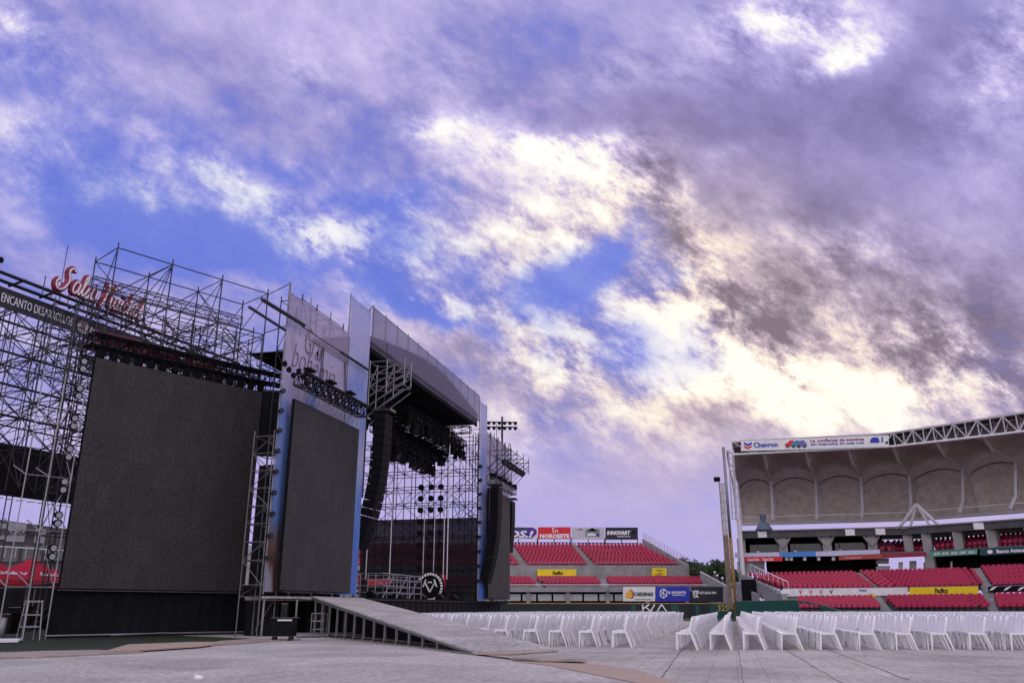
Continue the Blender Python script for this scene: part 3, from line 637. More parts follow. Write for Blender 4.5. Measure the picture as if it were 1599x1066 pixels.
# left tower: pale tubes, twin lamps
LA = A1-d1*1.75+ND*.1
def leftscaf(mb):
    scaffold(mb, LA-ND*.0, d1*.8, ND*1.5, 2, 0, [0, 1.8, 3.8, 5.8, 7.8, 9.6], .027, .3)
    for z in (1.8, 3.8, 5.8, 7.8):
        for q in (0, .8): mb.bar((*(LA+d1*q), z), (*(LA+d1*q+ND*1.5), z+.5), .025)
t_l = scaf_thing('pale scaffold tower at the left edge of the largest screen', LA, [('tubes', ALU, leftscaf)])
def leftup(mb):
    scaffold(mb, LA+ND*.2, d1*.85, ND*1.5, 2, 1, [9.6, 10.6, 11.6, 12.6], .025, 1.)
    scaffold(mb, LA+ND*2.4-d1*.5, d1*1.1, ND*1.5, 3, 1, [5.6, 7.2, 8.8, 10.4, 12.0], .022, 1.)
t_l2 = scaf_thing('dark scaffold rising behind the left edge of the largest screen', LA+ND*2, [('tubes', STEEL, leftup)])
for k, z in enumerate((2.9, 4.1, 5.35, 6.6, 7.8, 9.0, 10.1)):
    for q in (0, 1):
        a = A1-d1*.45+n1*.05
        floodbox((a[0], a[1], z+.19*q*1.6), (n1[0], n1[1], -.15), .30, 'round lamp %s of the %s pair up the left side of the largest screen' % (('below', 'above')[q], ORD[k]), 'twin lamps up the left scaffold')
# platform and folding steps at the foot of the left tower
t = thing('folding_steps', 'pale metal step frame at the foot of the left scaffold', 'steps', (LA[0]+1.2, LA[1]-.1, 0))
C0 = V(*(A1-d1*.95+n1*.5)); 
mb = MB()
for s in (-.28, .28):
    for q in (-.3, .3): mb.bar((*(C0+d1*s+n1*q), 0), (*(C0+d1*s*.8+n1*q*.5), 1.35), .025)
mb.build('frame', ALU, t)
for z in (.45, .85, 1.3):
    mb = MB(); f = 1-z*.3; mb.box((*C0, z), (.55*f+.1, .5*f, .05), math.atan2(d1[1], d1[0])); mb.build('tread', ALU, t)
t = thing('gas_bottle', 'grey upright cylinder beside the pale step frame', 'cylinder', (C0[0]-.9, C0[1]-.35, 0))
mb = MB(); mb.bar((C0[0]-.9, C0[1]-.3, 0), (C0[0]-.9, C0[1]-.3, .75), .13, 12); mb.build('tank', GALV, t, True); mb = MB(); mb.bar((C0[0]-.9, C0[1]-.3, .75), (C0[0]-.9, C0[1]-.3, .92), .05, 8); mb.build('cap', STEEL, t)

# tower between screen 1 and the wing banner
def midscaf(mb):
    zs = [0, 1.5, 1.95]+[2.9+.72*k for k in range(8)]
    scaffold(mb, (-19.0, 30.9), (.92, 0), (0, 1.2), 1, 1, zs, .028, .55)
t_m = scaf_thing('narrow pale scaffold tower between the largest screen and the blue banner', (-18.9, 31.4), [('tubes', mat('worn_steel', (.13, .13, .14), .55, .4, .3, 4), midscaf)])
for k in range(9):
    z = 3.0+.86*k
    floodbox((XS+.1, 30.98, z), (.75, -.6, -.1), .22, 'black lamp %s from the bottom along the blue edge of the wing banner' % ORD[k], 'lamps up the edge of the wing banner', lens=DLENS)
    floodbox((XS+.1, 61.0, 3+1.05*k), (.75, -.6, -.1), .28, 'black lamp %s from the bottom beside the far blue banner' % ORD[k], 'lamps beside the far pillar banner', lens=DLENS)
mb = MB(); mb.wall((-19.6, 32.5), (-18.1, 32.2), 0.0, 7.0, .03)
t = tag(mb.build('backing_cloth', CLOTH), 'black cloth hanging behind the narrow pale scaffold tower', 'cloth')
# catwalk truss above screen 2
ct2 = thing('screen_truss', 'black truss with lamps hanging over the middle screen', 'truss', (XS+.6, 35, 10.3))
mb = MB(); truss(mb, (XS+.65, 31.3, 10.45), (XS+.65, 37.9, 10.45), .5, .5, 18, .035); mb.wall((XS+.95, 31.2), (XS+.95, 38.0), 10.65, 10.78, .12); mb.build('truss', BLACK, ct2)
mb = MB()
for k in range(14): y = 31.5+.46*k; mb.bar((XS+.65, y, 10.2), (XS+.5, y+.15, 9.67), .02); mb.bar((XS+.65, y+.3, 10.2), (XS+.5, y+.15, 9.67), .02)
mb.build('hanging_bracket', ALU, ct2)
for k, y in enumerate((31.9, 34.0, 36.1)):
    t = thing('floodlight', 'flat black floodlight standing on the truss over the middle screen, %s from the left' % ORD[k], 'light', (XS+.8, y, 11.1), 'floodlights on the middle screen truss')
    mb = MB(); mb.box((XS+.8, y, 11.0), (.3, .6, .10)); mb.build('housing', BLACK, t)
    mb = MB(); mb.bar((XS+.8, y, 10.7), (XS+.8, y, 11.15), .03); mb.build('stand', STEEL, t)
mb = MB()
for y in (33.8, 36.3): 
    for s in (0, .15): mb.bar((XS+.5, y-.3+s, 11.0), (XS-.1, y+.75+s, 13.2), .025)
mb.bar((XS+.4, 28.2, 13.0), (XS+.3, 32.0, 13.15), .10); mb.bar((XS+.2, 36.0, 13.1), (XS+.2, 39.3, 13.1), .08); mb.bar((XS+.2, 32, 13.1), (XS+.2, 36, 13.1), .03)
mb.bar((XS+.5, 27.2, 12.3), (XS+.3, 30.4, 12.4), .07)
mb.bar((-18.1, 31.2, 14.9), (-18.1, 31.2, 12.9), .03)
mb.build('outrigger', STEEL, ct2)
for k in range(2):
    t = thing('spot_cluster', ('black round lamp cluster at the near end of the middle screen truss', 'black round lamp cluster on the truss corner above the black panel')[k], 'light', (XS+.7, 31.5-1.5*k, 10.9))
    for q in range(3):
        p = V(XS+.7+.1*q, 31.1-1.2*k+.22*q, 10.7-.2*q); mb = MB(); mb.bar(p-V(0, .1, 0), p+V(.1, -.11, 0), .11, 8, .14); mb.build('housing', BLACK, t)

# structures behind the wing banner (seen through it) and by the roof corner
def wingback(mb, y0, y1):
    scaffold(mb, (XS-.4, y0), (-1.1, 0), (0, (y1-y0)/3), 1, 3, [0, 2, 4, 6, 8, 10, 12.4, 14.8], .03, .6)
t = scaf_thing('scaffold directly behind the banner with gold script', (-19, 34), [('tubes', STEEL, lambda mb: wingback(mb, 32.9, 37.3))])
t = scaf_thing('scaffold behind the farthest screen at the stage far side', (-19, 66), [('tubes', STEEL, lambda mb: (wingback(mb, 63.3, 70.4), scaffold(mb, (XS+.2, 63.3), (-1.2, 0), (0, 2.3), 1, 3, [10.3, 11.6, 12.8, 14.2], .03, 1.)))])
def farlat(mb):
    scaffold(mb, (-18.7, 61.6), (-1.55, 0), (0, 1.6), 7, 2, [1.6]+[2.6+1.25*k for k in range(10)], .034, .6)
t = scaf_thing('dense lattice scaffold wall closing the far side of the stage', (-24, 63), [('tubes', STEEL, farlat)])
mb = MB(); mb.wall((-27.5, 61.2), (-18.15, 61.2), 1.6, 7.6, .02)
t = tag(mb.build('stage_scrim', SCRIM), 'dark see-through mesh drop at the stage far side', 'cloth')
mb = MB()
truss(mb, (-18.5, 61.0, 1.6), (-18.5, 61.0, 14.5), .35, .35, 14, .05); mb.build('mast', BLACK, thing('roof_mast', 'black truss mast at the far corner of the stage opening', 'mast', (-18.5, 61, 1.6)))
mb = MB()
truss(mb, (-18.6, 40.4, 1.6), (-18.6, 40.4, 14.5), .6, .6, 14, .06); m_ = thing('roof_mast', 'black truss mast at the near corner of the stage opening', 'mast', (-18.6, 40.4, 1.6)); mb.build('mast', BLACK, m_)
mb = MB(); mb.wall((-18.9, 39.85), (-22.5, 39.85), 1.6, 13.6, .03); tag(mb.build('side_drape', CLOTH), 'tall black drape closing the near side of the stage', 'cloth')
# cantilever scaffold bracket (pale) poking out of the opening
t = thing('scaffold_bracket', 'pale scaffold bracket jutting out under the roof banner', 'scaffold', (XS+.4, 41.5, 12))
mb = MB()
xs_ = (XS-.1, XS+.9, XS+1.9)
for j, y in enumerate((40.2, 41.2)):
    for i, x in enumerate(xs_): mb.bar((x, y, 11.4+.55*i), (x, y, 13.9), .03)
    for z in (13.8, 13.1, 12.4): mb.bar((xs_[0], y, z), (xs_[2], y, z), .025)
    for k in range(5): mb.bar((xs_[0]-.3, y, 10.6+.55*k), (xs_[2], y, 12.2+.40*k), .032)
for x in xs_:
    for z in (13.8, 13.0, 12.4): mb.bar((x, 40.2, z), (x, 41.2, z), .025)
    mb.bar((x, 40.2, 12.4), (x, 41.2, 13.8), .02)
mb.build('tubes', ALU, t)
t = thing('scaffold_bracket', 'dark scaffold bracket jutting out above the farthest screen', 'scaffold', (XS+.4, 64, 12))
mb = MB()
for j, y in enumerate((63.2, 65.4, 67.6, 69.6)):
    for k in range(3): mb.bar((XS, y, 10.4+.6*k), (XS+1.9, y, 12.4+.35*k), .028)
    mb.bar((XS, y, 13), (XS+1.9, y, 13), .03); mb.bar((XS+1.9, y, 12), (XS+1.9, y, 13.4), .03)
mb.bar((XS+1.9, 63.2, 13), (XS+1.9, 69.6, 13), .03); mb.bar((XS+1.9, 63.2, 12.3), (XS+1.9, 69.6, 12.3), .03); mb.bar((XS+1.2, 62.4, 12.2), (XS+1.2, 69.9, 12.0), .06)
mb.build('tubes', STEEL, t)
for k in range(5):
    floodbox((XS+1.6, 62.6+1.4*k, 11.9), (.5, -.8, -.2), .55, 'black lamp %s along the far bracket above the farthest screen' % ORD[k], 'lamps along the far bracket', lens=DLENS)
t = thing('screen_truss', 'pale zigzag truss with black clamps over the farthest screen', 'truss', (XS+.5, 66, 10.4))
mb = MB(); truss(mb, (XS+.55, 62.7, 10.55), (XS+.55, 69.9, 10.55), .4, .45, 16, .03); mb.build('truss', ALU, t)
for k in range(5): mb = MB(); mb.box((XS+.6, 63+1.6*k, 10.95), (.5, .5, .4)); mb.build('hoist', BLACK, t)

# ---- lighting rig: trusses across the stage with hanging moving heads
def mover_mesh():
    a = MB(); a.box((0, 0, -.12), (.38, .38, .22))
    y = MB(); y.box((0, .2, -.42), (.1, .06, .5)); y.box((0, -.2, -.42), (.1, .06, .5))
    h = MB(); h.bar((0, 0, -.35), (0, 0, -.62), .19, 8, .15); h.bar((0, 0, -.62), (0, 0, -.95), .15, 8, .19)
    l = MB(); l.bar((0, 0, -.951), (0, 0, -.96), .15, 10)
    return a, y, h, l
mv = None; cnt = 0
rig = [(-19.9, 11.0, 45.6, 55.8, 22), (-19.2, 12.9, 49, 60.2, 24), (-21.3, 11.7, 49.3, 59.8, 22), (-20.5, 12.4, 46, 60.2, 28), (-20.2, 13.7, 45.5, 60.2, 26), (-22.8, 12.7, 53, 60.4, 15)]
for ri, (x, z, y0, y1, n) in enumerate(rig):
    t = thing('lighting_truss', 'black truss of hanging stage lamps, %s from the stage front' % ORD[ri], 'truss', (x, (y0+y1)/2, z), 'lighting trusses under the roof')
    mb = MB(); truss(mb, (x, y0-.5, z+.25), (x, y1+.5, z+.25), .4, .4, 24, .04); mb.build('truss', BLACK, t)
    for k in range(4): mb = MB(); y = y0+(y1-y0)*k/3; mb.bar((x, y, z+.4), (x, y, 15), .018); mb.build('chain', BLACK, t)
    for k in range(n):
        y = y0+(y1-y0)*k/(n-1)+random.uniform(-.1, .1); big_ = 1.0
        if mv is None:
            mv = thing('moving_head_lamp', '', 'light', (0, 0, 0), 'moving heads hanging under the roof')
            a, yk, h, l = mover_mesh(); a.build('base', BLACK, mv); yk.build('yoke', BLACK, mv); h.build('head', BLACK, mv); l.build('lens', LENS, mv); c = mv
        else: c = dup(mv)
        c.location = (x+random.uniform(-.12, .12), y, z); c.rotation_euler = (random.uniform(-.3, .3), random.uniform(-.3, .3), random.uniform(0, 3)); c.scale = (big_, big_, big_*random.uniform(.9, 1.25))
        c['label'] = 'black moving head lamp, %s from the near end of the %s lighting truss' % (ordn(k), ordn(ri))
        cnt += 1
# ladders of round lamps standing in mid stage
for ci, (u, zt) in enumerate(((656, 1), (672, 1), (687, 1))):
    P0 = on(u, 800, 'y', 59.3); x = P0[0]; y = 59.3
    t = thing('lamp_ladder', 'tall ladder of round black lamps at mid stage, %s of three from left' % ORD[ci], 'light', (x, y, 1.6), 'lamp ladders at mid stage')
    mb = MB(); truss(mb, (x, y+.3, 1.6), (x, y+.3, 11.0), .3, .3, 14, .03); mb.build('mast', STEEL, t)
    mb = MB(); mb.bar((x+.36, y, 2.5), (x+.36, y, 8.5), .035); mb.build('pipe', WHITE2, t)
    for k in range(9):
        z = 3.0+.84*k; mb = MB(); mb.bar((x, y+.1, z), (x+.10, y-.22, z-.03), .18, 12, .23); mb.build('lamp', BLACK, t)
for k, (u, v) in enumerate(((614, 760), (700, 800), (572, 880))):
    P0 = on(u, v, 'y', 57.); t = MB(); t.bar((P0[0], 57, 3.0), (P0[0], 57, 13.5 if k < 2 else 6), .035); tag(t.build('drop_pipe', WHITE2), 'thin white hanging pipe, %s from the near side of the stage' % ('second', 'last', 'first')[k], 'pipe')
# line arrays
def array_(x, y, ztop, n, label, lean=1., sc=1.):
    t = thing('line_array', label, 'speaker', (x, y, ztop)); px, pz, ang = y, ztop, 0.
    h = .46*sc
    mb = MB(); mb.box((x, y-.0, ztop+.2), (1.2*sc, .9*sc, .12)); mb.bar((x, y, ztop+.2), (x, y, 14.9), .025); mb.build('rigging_frame', STEEL, t)
    X = x; Z = ztop
    for k in range(n):
        ang = .006*k+.0045*k*k*.28
        c, s = math.cos(ang), math.sin(ang)                       # leans back as it curves down, facing +x
        P = lambda a, b: (X+a*c-b*s, Z-a*s-b*c)
        q = [P(.32, 0), P(-.34, 0.02), P(-.34, h-.02), P(.32, h)]
        mb = MB(); w = 1.15*sc; mb.hexa([(q[3][0], y-w/2, q[3][1]), (q[2][0], y-w/2, q[2][1]), (q[2][0], y+w/2, q[2][1]), (q[3][0], y+w/2, q[3][1]), (q[0][0], y-w/2, q[0][1]), (q[1][0], y-w/2, q[1][1]), (q[1][0], y+w/2, q[1][1]), (q[0][0], y+w/2, q[0][1])])
        mb.build('speaker_cabinet', BLACK, t, bevel=.015)
        X, Z = P(0, h+.01)
    return t
array_(XS+.7, 40.5, 10.9, 17, 'long curved hang of black speakers at the near side of the stage opening', sc=.88)
array_(XS+1.1, 62.0, 9.9, 15, 'long curved hang of black speakers left of the farthest screen')
array_(XS+.15, 69.95, 9.8, 9, 'curved hang of black speakers at the outer edge of the farthest screen')
# tall grey side panel behind near array
t = thing('delay_panel', 'tall narrow grey panel inside the stage opening behind the speakers', 'panel', (-19, 41.8, 2))
mb = MB(); mb.wall((-19.9, 41.9), (-18.9, 41.9), 6.8, 11.6, .15); mb.build('panel', LEDM, t); mb = MB(); mb.wall((-19.9, 41.98), (-18.9, 41.98), 6.75, 11.65, .05); mb.build('casing', BLACK, t)
# stage props: drum riser with round emblem, pale truss frame, red cases
t = thing('round_emblem', 'black disc with white ring markings standing on the stage', 'emblem', (-20.6, 57, 1.6))
P0 = on(671, 925, 'y', 57.0); x0 = P0[0]
mb = MB(); mb.bar((x0, 57.1, 2.5), (x0, 57.0, 2.5), 1.05, 28); mb.build('disc', BLACK, t)
mb = MB()
for k in range(26):
    a0 = 2*math.pi*k/26; a1 = 2*math.pi*(k+.75)/26
    mb.quad((x0+.95*math.cos(a0), 56.985, 2.5+.95*math.sin(a0)), (x0+.95*math.cos(a1), 56.985, 2.5+.95*math.sin(a1)), (x0+.78*math.cos(a1), 56.985, 2.5+.78*math.sin(a1)), (x0+.78*math.cos(a0), 56.985, 2.5+.78*math.sin(a0)))
for a, b in (((-.4, .35), (0, -.35)), ((0, -.35), (.4, .35)), ((-.15, .3), (.15, .3)), ((-.5, .0), (-.3, .5)), ((.5, 0), (.3, .5))):
    mb.bar((x0+a[0], 56.97, 2.5+a[1]), (x0+b[0], 56.97, 2.5+b[1]), .05)
mb.build('ring', LETW, t)
t = thing('stage_barrier', 'pale metal frame riser inside the near end of the stage opening', 'riser', (-19.5, 46, 1.6))
mb = MB()
q0 = on(560, 900, 'y', 46)[0]
for k in range(6):
    x = -20.6+.45*k
    for y in (44, 50): mb.bar((x, y, 1.6), (x, y, 2.9), .025)
for z in (1.9, 2.25, 2.6, 2.9):
    for y in (44, 47, 50): mb.bar((-20.6, y, z), (-18.35, y, z), .025)
    mb.bar((-18.35, 44, z), (-18.35, 50, z), .03)
for y in (44, 46, 48): mb.bar((-18.35, y, 1.6), (-18.35, y+1.6, 2.9), .025); mb.bar((-18.35, y, 1.6), (-18.35, y, 2.9), .025)
mb.build('frame', ALU, t)
for k, (u, v, w, h, y) in enumerate(((594, 909, 1.7, .42, 56.8), (675, 908, 1.85, .95, 59.6))):
    P0 = on(u, v, 'y', y); t = thing('folded_banner', ('low red and white bundle on the near part of the stage', 'bright red and white bundle above the round emblem')[k], 'banner', (P0[0], y, 1.6))
    mb = MB(); mb.box((P0[0], y, P0[2]), (w, .5, h)); mb.build('cloth', RED, t, bevel=.04)
    mb = MB()
    for q in range(9): mb.box((P0[0]+random.uniform(-.42, .42)*w, y-.27, P0[2]+random.uniform(-.4, .4)*h), (random.uniform(.15, .5), .02, .05))
    mb.build('stripe', mat('pink_print', (.7, .25, .35), .6), t)
    mb = MB(); mb.box((P0[0], y+.02, (1.6+P0[2]-h/2)/2), (w*.9, .45, max(.05, P0[2]-h/2-1.6))); mb.build('stand', BLACK, t)
for k, (y, w, h) in enumerate(((52.5, 1.4, 1.0), (55.0, 1.0, 1.3), (59.0, 1.6, .9))):
    t = thing('equipment_case', 'black equipment case on the stage, %s from the near side' % ORD[k], 'case', (-20.8, y, 1.6), 'equipment cases on the stage')
    mb = MB(); mb.box((-20.8, y, 1.6+h/2), (1.0, w, h)); mb.build('box', BLACK, t, bevel=.02)
    mb = MB()
    for z in (1.64, 1.6+h-.03): mb.box((-20.28, y, z), (.02, w, .04))
    mb.build('edging', STEEL, t)

# ------------------------------------------------------------------ ramp
rp = thing('ramp', 'long pale sloping ramp coming down off the stage beside the chairs', 'ramp', (-9.5, 25, 0))
TL = V(-17.0, 33.2, 1.55); TR = V(-16.4, 37.0, 1.52); BL = V(-6.26, 21.0, .05); BRr = V(-4.53, 22.75, .05)
def rpt(s, w): return (TL*(1-s)+BL*s)*(1-w)+(TR*(1-s)+BRr*s)*w
def rz(s): return 1.55*(1-s)+.05*s-.16*math.sin(math.pi*s)*.0
mb = MB(); nn = 16
RM = ground_mat('ramp_board', (.47, .45, .44), False, .2)
for k in range(nn):
    s0 = k/nn; s1 = (k+1)/nn-.0015; P = []
    for dz_ in (-.05, 0):
        for s, w in ((s0, 0), (s1, 0), (s1, 1), (s0, 1)): q = rpt(s, w); P.append((q[0], q[1], q[2]+dz_))
    mb.hexa(P)
mb.build('deck', RM, rp)
mb = MB()
for w in (0.02, .5, .98):
    a = rpt(0, w)+V(0, 0, -.13); b = rpt(.97, w)+V(0, 0, -.07); mb.bar(a, b, .05)
mb.build('side_rail', GALV, rp)
for k in range(13):
    s = .03+.068*k
    for w in (.02, .98) if k < 12 else (.02,):
        q = rpt(s, w); mb = MB(); mb.bar((q[0], q[1], 0), (q[0], q[1], q[2]-.1), .045); mb.build('post', ALU, rp)
mb = MB(); a = rpt(0, .02); b = rpt(.9, .02); 
mb.bar((*(a[:2]), .07), (*(b[:2]), .07), .02)
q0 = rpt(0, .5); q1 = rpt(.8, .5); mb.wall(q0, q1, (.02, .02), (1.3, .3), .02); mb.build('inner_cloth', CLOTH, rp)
# landing platform linking ramp and stage
t = thing('landing_platform', 'low platform deck joining the ramp to the stage', 'platform', (-17, 34, 0))
mb = MB(); mb.prism([(-18.0, 30.9, 1.45), (TL[0], TL[1], 1.45), (TR[0], TR[1], 1.45), (-18.0, 38.2, 1.45)], (0, 0, .08)); mb.build('deck', RM, t)
mb = MB(); mb.bar((-18.6, 30.7, 1.42), (TL[0], TL[1], 1.42), .06); mb.build('edge_beam', GALV, t)
for (x, y) in ((-18.0, 31.1), (-17.2, 32.3), (-16.5, 33.4), (-15.95, 34.2)):
    mb = MB(); mb.bar((x, y, 0), (x, y, 1.42), .045); mb.build('leg', ALU, t)
mb = MB()
for k in range(4): mb.quad((-18.0+.5*k, 37.2+.1*(k % 2), 0), (-17.5+.5*k, 37.2+.1*((k+1) % 2), 0), (-17.5+.5*k, 37.2+.1*((k+1) % 2), 1.42), (-18.0+.5*k, 37.2+.1*(k % 2), 1.42))
mb.build('back_cloth', CLOTH, t)
mb = MB(); mb.bar((-17.5, 31.0, .1), (-14.5, 33.6, .1), .05); mb.bar((-16.2, 30.6, .06), (-13.5, 32.4, .06), .06); tag(mb.build('ground_pipe', ALU), 'pale pipes lying on the ground under the platform', 'pipe')
# wheeled case, stool frame
P0 = on(441, 1000, 'z', 0); t = thing('road_case', 'black wheeled case with white label in front of the platform', 'case', (P0[0], P0[1], 0)); cx, cy = P0[0], P0[1]
a_ = YAW; mb = MB(); mb.box((cx, cy, .45), (.80, .55, .58), a_); mb.build('box', BLACK, t, bevel=.02)
mb = MB(); mb.box((cx+.05, cy-.0, .755), (.86, .6, .03), a_); mb.build('lid', mat('case_lid', (.05, .05, .055), .4), t)
mb = MB(); mb.box((cx+.10+.28*math.sin(a_)*1.05, cy-.29*math.cos(a_)*1.0+.02, .68), (.50, .02, .05), a_); mb.build('label_strip', WHITE2, t)
for sx in (-.28, .28):
    for sy in (-.18, .18):
        x = cx+sx*math.cos(a_)-sy*math.sin(a_); y = cy+sx*math.sin(a_)+sy*math.cos(a_)
        mb = MB(); mb.bar((x-.025, y, .07), (x+.025, y, .07), .07, 10); mb.bar((x, y, .07), (x, y, .16), .03); mb.build('wheel', STEEL, t)
P0 = on(480, 989, 'z', 0); P0 = V(-15.6, 31.2, 0); t = thing('metal_stool', 'small pale metal frame stool under the platform edge', 'stool', P0)
mb = MB()
for sx in (-.24, .24):
    for sy in (-.18, .18): mb.bar((P0[0]+sx, P0[1]+sy, 0), (P0[0]+sx, P0[1]+sy, .9), .022)
for z in (.3, .88):
    for sx in (-.24, .24): mb.bar((P0[0]+sx, P0[1]-.18, z), (P0[0]+sx, P0[1]+.18, z), .018)
    for sy in (-.18, .18): mb.bar((P0[0]-.24, P0[1]+sy, z), (P0[0]+.24, P0[1]+sy, z), .018)
mb.build('frame', ALU, t); mb = MB(); mb.box((P0[0], P0[1], .6), (.5, .4, .03)); mb.build('shelf', ALU, t)

# ------------------------------------------------------------------ scoreboard lattice at far left
E1 = V(.148, .989); E1 = E1/np.linalg.norm(E1); EN = V(-E1[1], E1[0])   # EN points away from us
SA = V(-38.0, 40.0)
def SP(s, o=0., z=0.): q = SA+E1*s+EN*o; return (q[0], q[1], z)
def onS(u, v, o=0.): a = SA+EN*o; return onp(u, v, a, a+E1)
def s_of(P): return float((V(P[0], P[1])-SA)@E1)
t = thing('scoreboard_lattice', 'huge open steel lattice standing at the far left behind the tents', 'lattice', SP(0))
def sb(mb):
    for o in (0, 2.6):
        for k in range(-3, 10):
            s = -7.+2.5*k
            for dd in (0, .35): mb.bar(SP(s+dd, o, 0 if k in (-3, 2, 6, 9) else 9.3), SP(s+dd, o, 18.3), .045)
    zl = [9.6, 11.3, 13.0, 14.8, 16.5, 18.3]
    for z in zl:
        for o in (0, 2.6): mb.bar(SP(-14.5, o, z), SP(16.2, o, z), .075 if o == 0 else .05)
    for i in range(len(zl)-1):
        for k in range(-3, 9):
            s = -7.+2.5*k
            for o in (0, 2.6):
                if (k+i) % 2: mb.bar(SP(s, o, zl[i]), SP(s+2.5, o, zl[i+1]), .04)
                else: mb.bar(SP(s+2.5, o, zl[i]), SP(s, o, zl[i+1]), .04)
                if random.random() < .6: mb.bar(SP(s+1.25, o, zl[i]), SP(s+2.5, o, zl[i+1]), .03)
            mb.bar(SP(s, 0, zl[i]), SP(s, 2.6, zl[i+1]), .035); pass
            mb.bar(SP(s, 0, zl[i+1]), SP(s, 2.6, zl[i+1]), .035)
            mb.bar(SP(s, 0, zl[i]), SP(s+2.5, 2.6, zl[i+1]), .03)
            mb.bar(SP(s+2.5, 0, zl[i+1]), SP(s, 4.4, zl[i]), .025)
mb = MB(); sb(mb); mb.build('steelwork', STEEL, t)
mb = MB()
for o in (0, -.9): mb.bar(SP(-14.5, o, 18.7+.1*abs(o)), SP(14.2, o, 18.7+.1*abs(o)), .11)
for k in range(14): s = -12+2.0*k; mb.bar(SP(s, -.95, 18.82), SP(s, .3, 18.66), .09)
mb.build('catwalk', STEEL, t)
mb = MB()
a = SP(-14, -.1); b = SP(6.0, -.1)
mb.wall(a, b, 6.95, 9.75, .05); mb.build('black_sheet', CLOTH, t)
mb = MB()
for k in range(30): s = -13+.66*k; mb.bar(SP(s, -.3, 6.8), SP(s+.1, .5, 6.85), .035)
mb.build('battens', WHITE2, t)
# sign strip with raised letters
t = thing('sign_strip', 'black strip sign reading ENCANTO DESARROLLOS on the steel lattice', 'sign', SP(0, -.15, 17.6))
mb = MB(); mb.wall(SP(-14, -.15), SP(8.6, -.15), 17.15, 18.25, .08); mb.build('board', mat('sign_black', (.025, .025, .035), .5), t)
pa = onS(2, 465, -.2); pb = onS(113, 505, -.2); sa, sb_ = s_of(pa), s_of(pb)
lettering('ENCANTO DESARROLLOS', SP((sa+sb_)/2, -.21, 17.7), (*E1, 0), (0, 0, 1), .52, LETW, t, width=sb_-sa, depth=.015)
mb = MB()
for k, (s, r) in enumerate(((sb_+.75, .42), (sb_+1.3, .36))):
    c = SP(s, -.22, 17.6-.15*k); mb.bar(c, (c[0]-EN[0]*.04, c[1]-EN[1]*.04, c[2]), r, 18)
mb.build('disc', mat('pinkish_disc', (.55, .45, .5), .5), t)
mb = MB(); mb.wall(SP(sb_+1.6, -.2), SP(sb_+4.6, -.2), 16.9, 17.75, .05); mb.build('red_panel', mat('maroon_print', (.42, .04, .09), .5), t)
t = thing('sign_strip', 'bright red strip sign above the left corner of the largest screen', 'sign', SP(8, -.2, 17))
mb = MB(); s0 = s_of(onS(163, 535, -.4)); s1_ = s_of(onS(228, 560, -.4)); mb.wall(SP(s0, -.4), SP(s1_, -.4), 16.75, 17.75, .06); mb.build('board', RED, t)
lettering('TOMATEROS', SP((s0+s1_)/2, -.46, 17.2), (*E1, 0), (0, 0, 1), .5, mat('pink_lettering', (.7, .3, .35), .5), t, width=(s1_-s0)*.7)
mb = MB(); s0 = s_of(onS(215, 560, -.4)); s1_ = s_of(onS(275, 580, -.4)); mb.wall(SP(s0, -.42), SP(s1_+1.5, -.42), 15.6, 16.4, .06)
t = thing('sign_strip', 'red and pink strip sign half hidden by the truss above the largest screen', 'sign', SP(12, -.4, 16)); mb.build('board', mat('pink_red_print', (.5, .1, .2), .5), t)
lettering('CULIACAN', SP((s0+s1_)/2+.5, -.5, 16.0), (*E1, 0), (0, 0, 1), .45, LETW, t, width=(s1_-s0)*.9)

for k in range(3):
    w0_ = A1+V(-n1[0], -n1[1])*.7+d1*(.6+1.75*k); w1_ = w0_+d1*1.45
    tq = thing('sign_strip', 'small dull red printed sign behind the black truss, %s from left above the largest screen' % ORD[k], 'sign', (*w0_, 12.0))
    mb = MB(); mb.wall(w0_, w1_, 11.62-.1*k, 12.02-.1*k, .05); mb.build('board', mat('dusty_red_print', (.26, .03, .07), .6, 0, .4, 3), tq)
    mb = MB(); mb.wall(w0_+d1*.3+V(n1[0], n1[1])*.04, w1_-d1*.4+V(n1[0], n1[1])*.04, 11.78-.1*k, 11.88-.1*k, .02); mb.build('stripe', MATS['pinkish_disc'], tq)

# script sign: white strokes on a red outline
t = thing('script_sign', 'red and white cursive sign reading Salsa Huichol standing on the lattice top', 'sign', SP(5, -.5, 19))
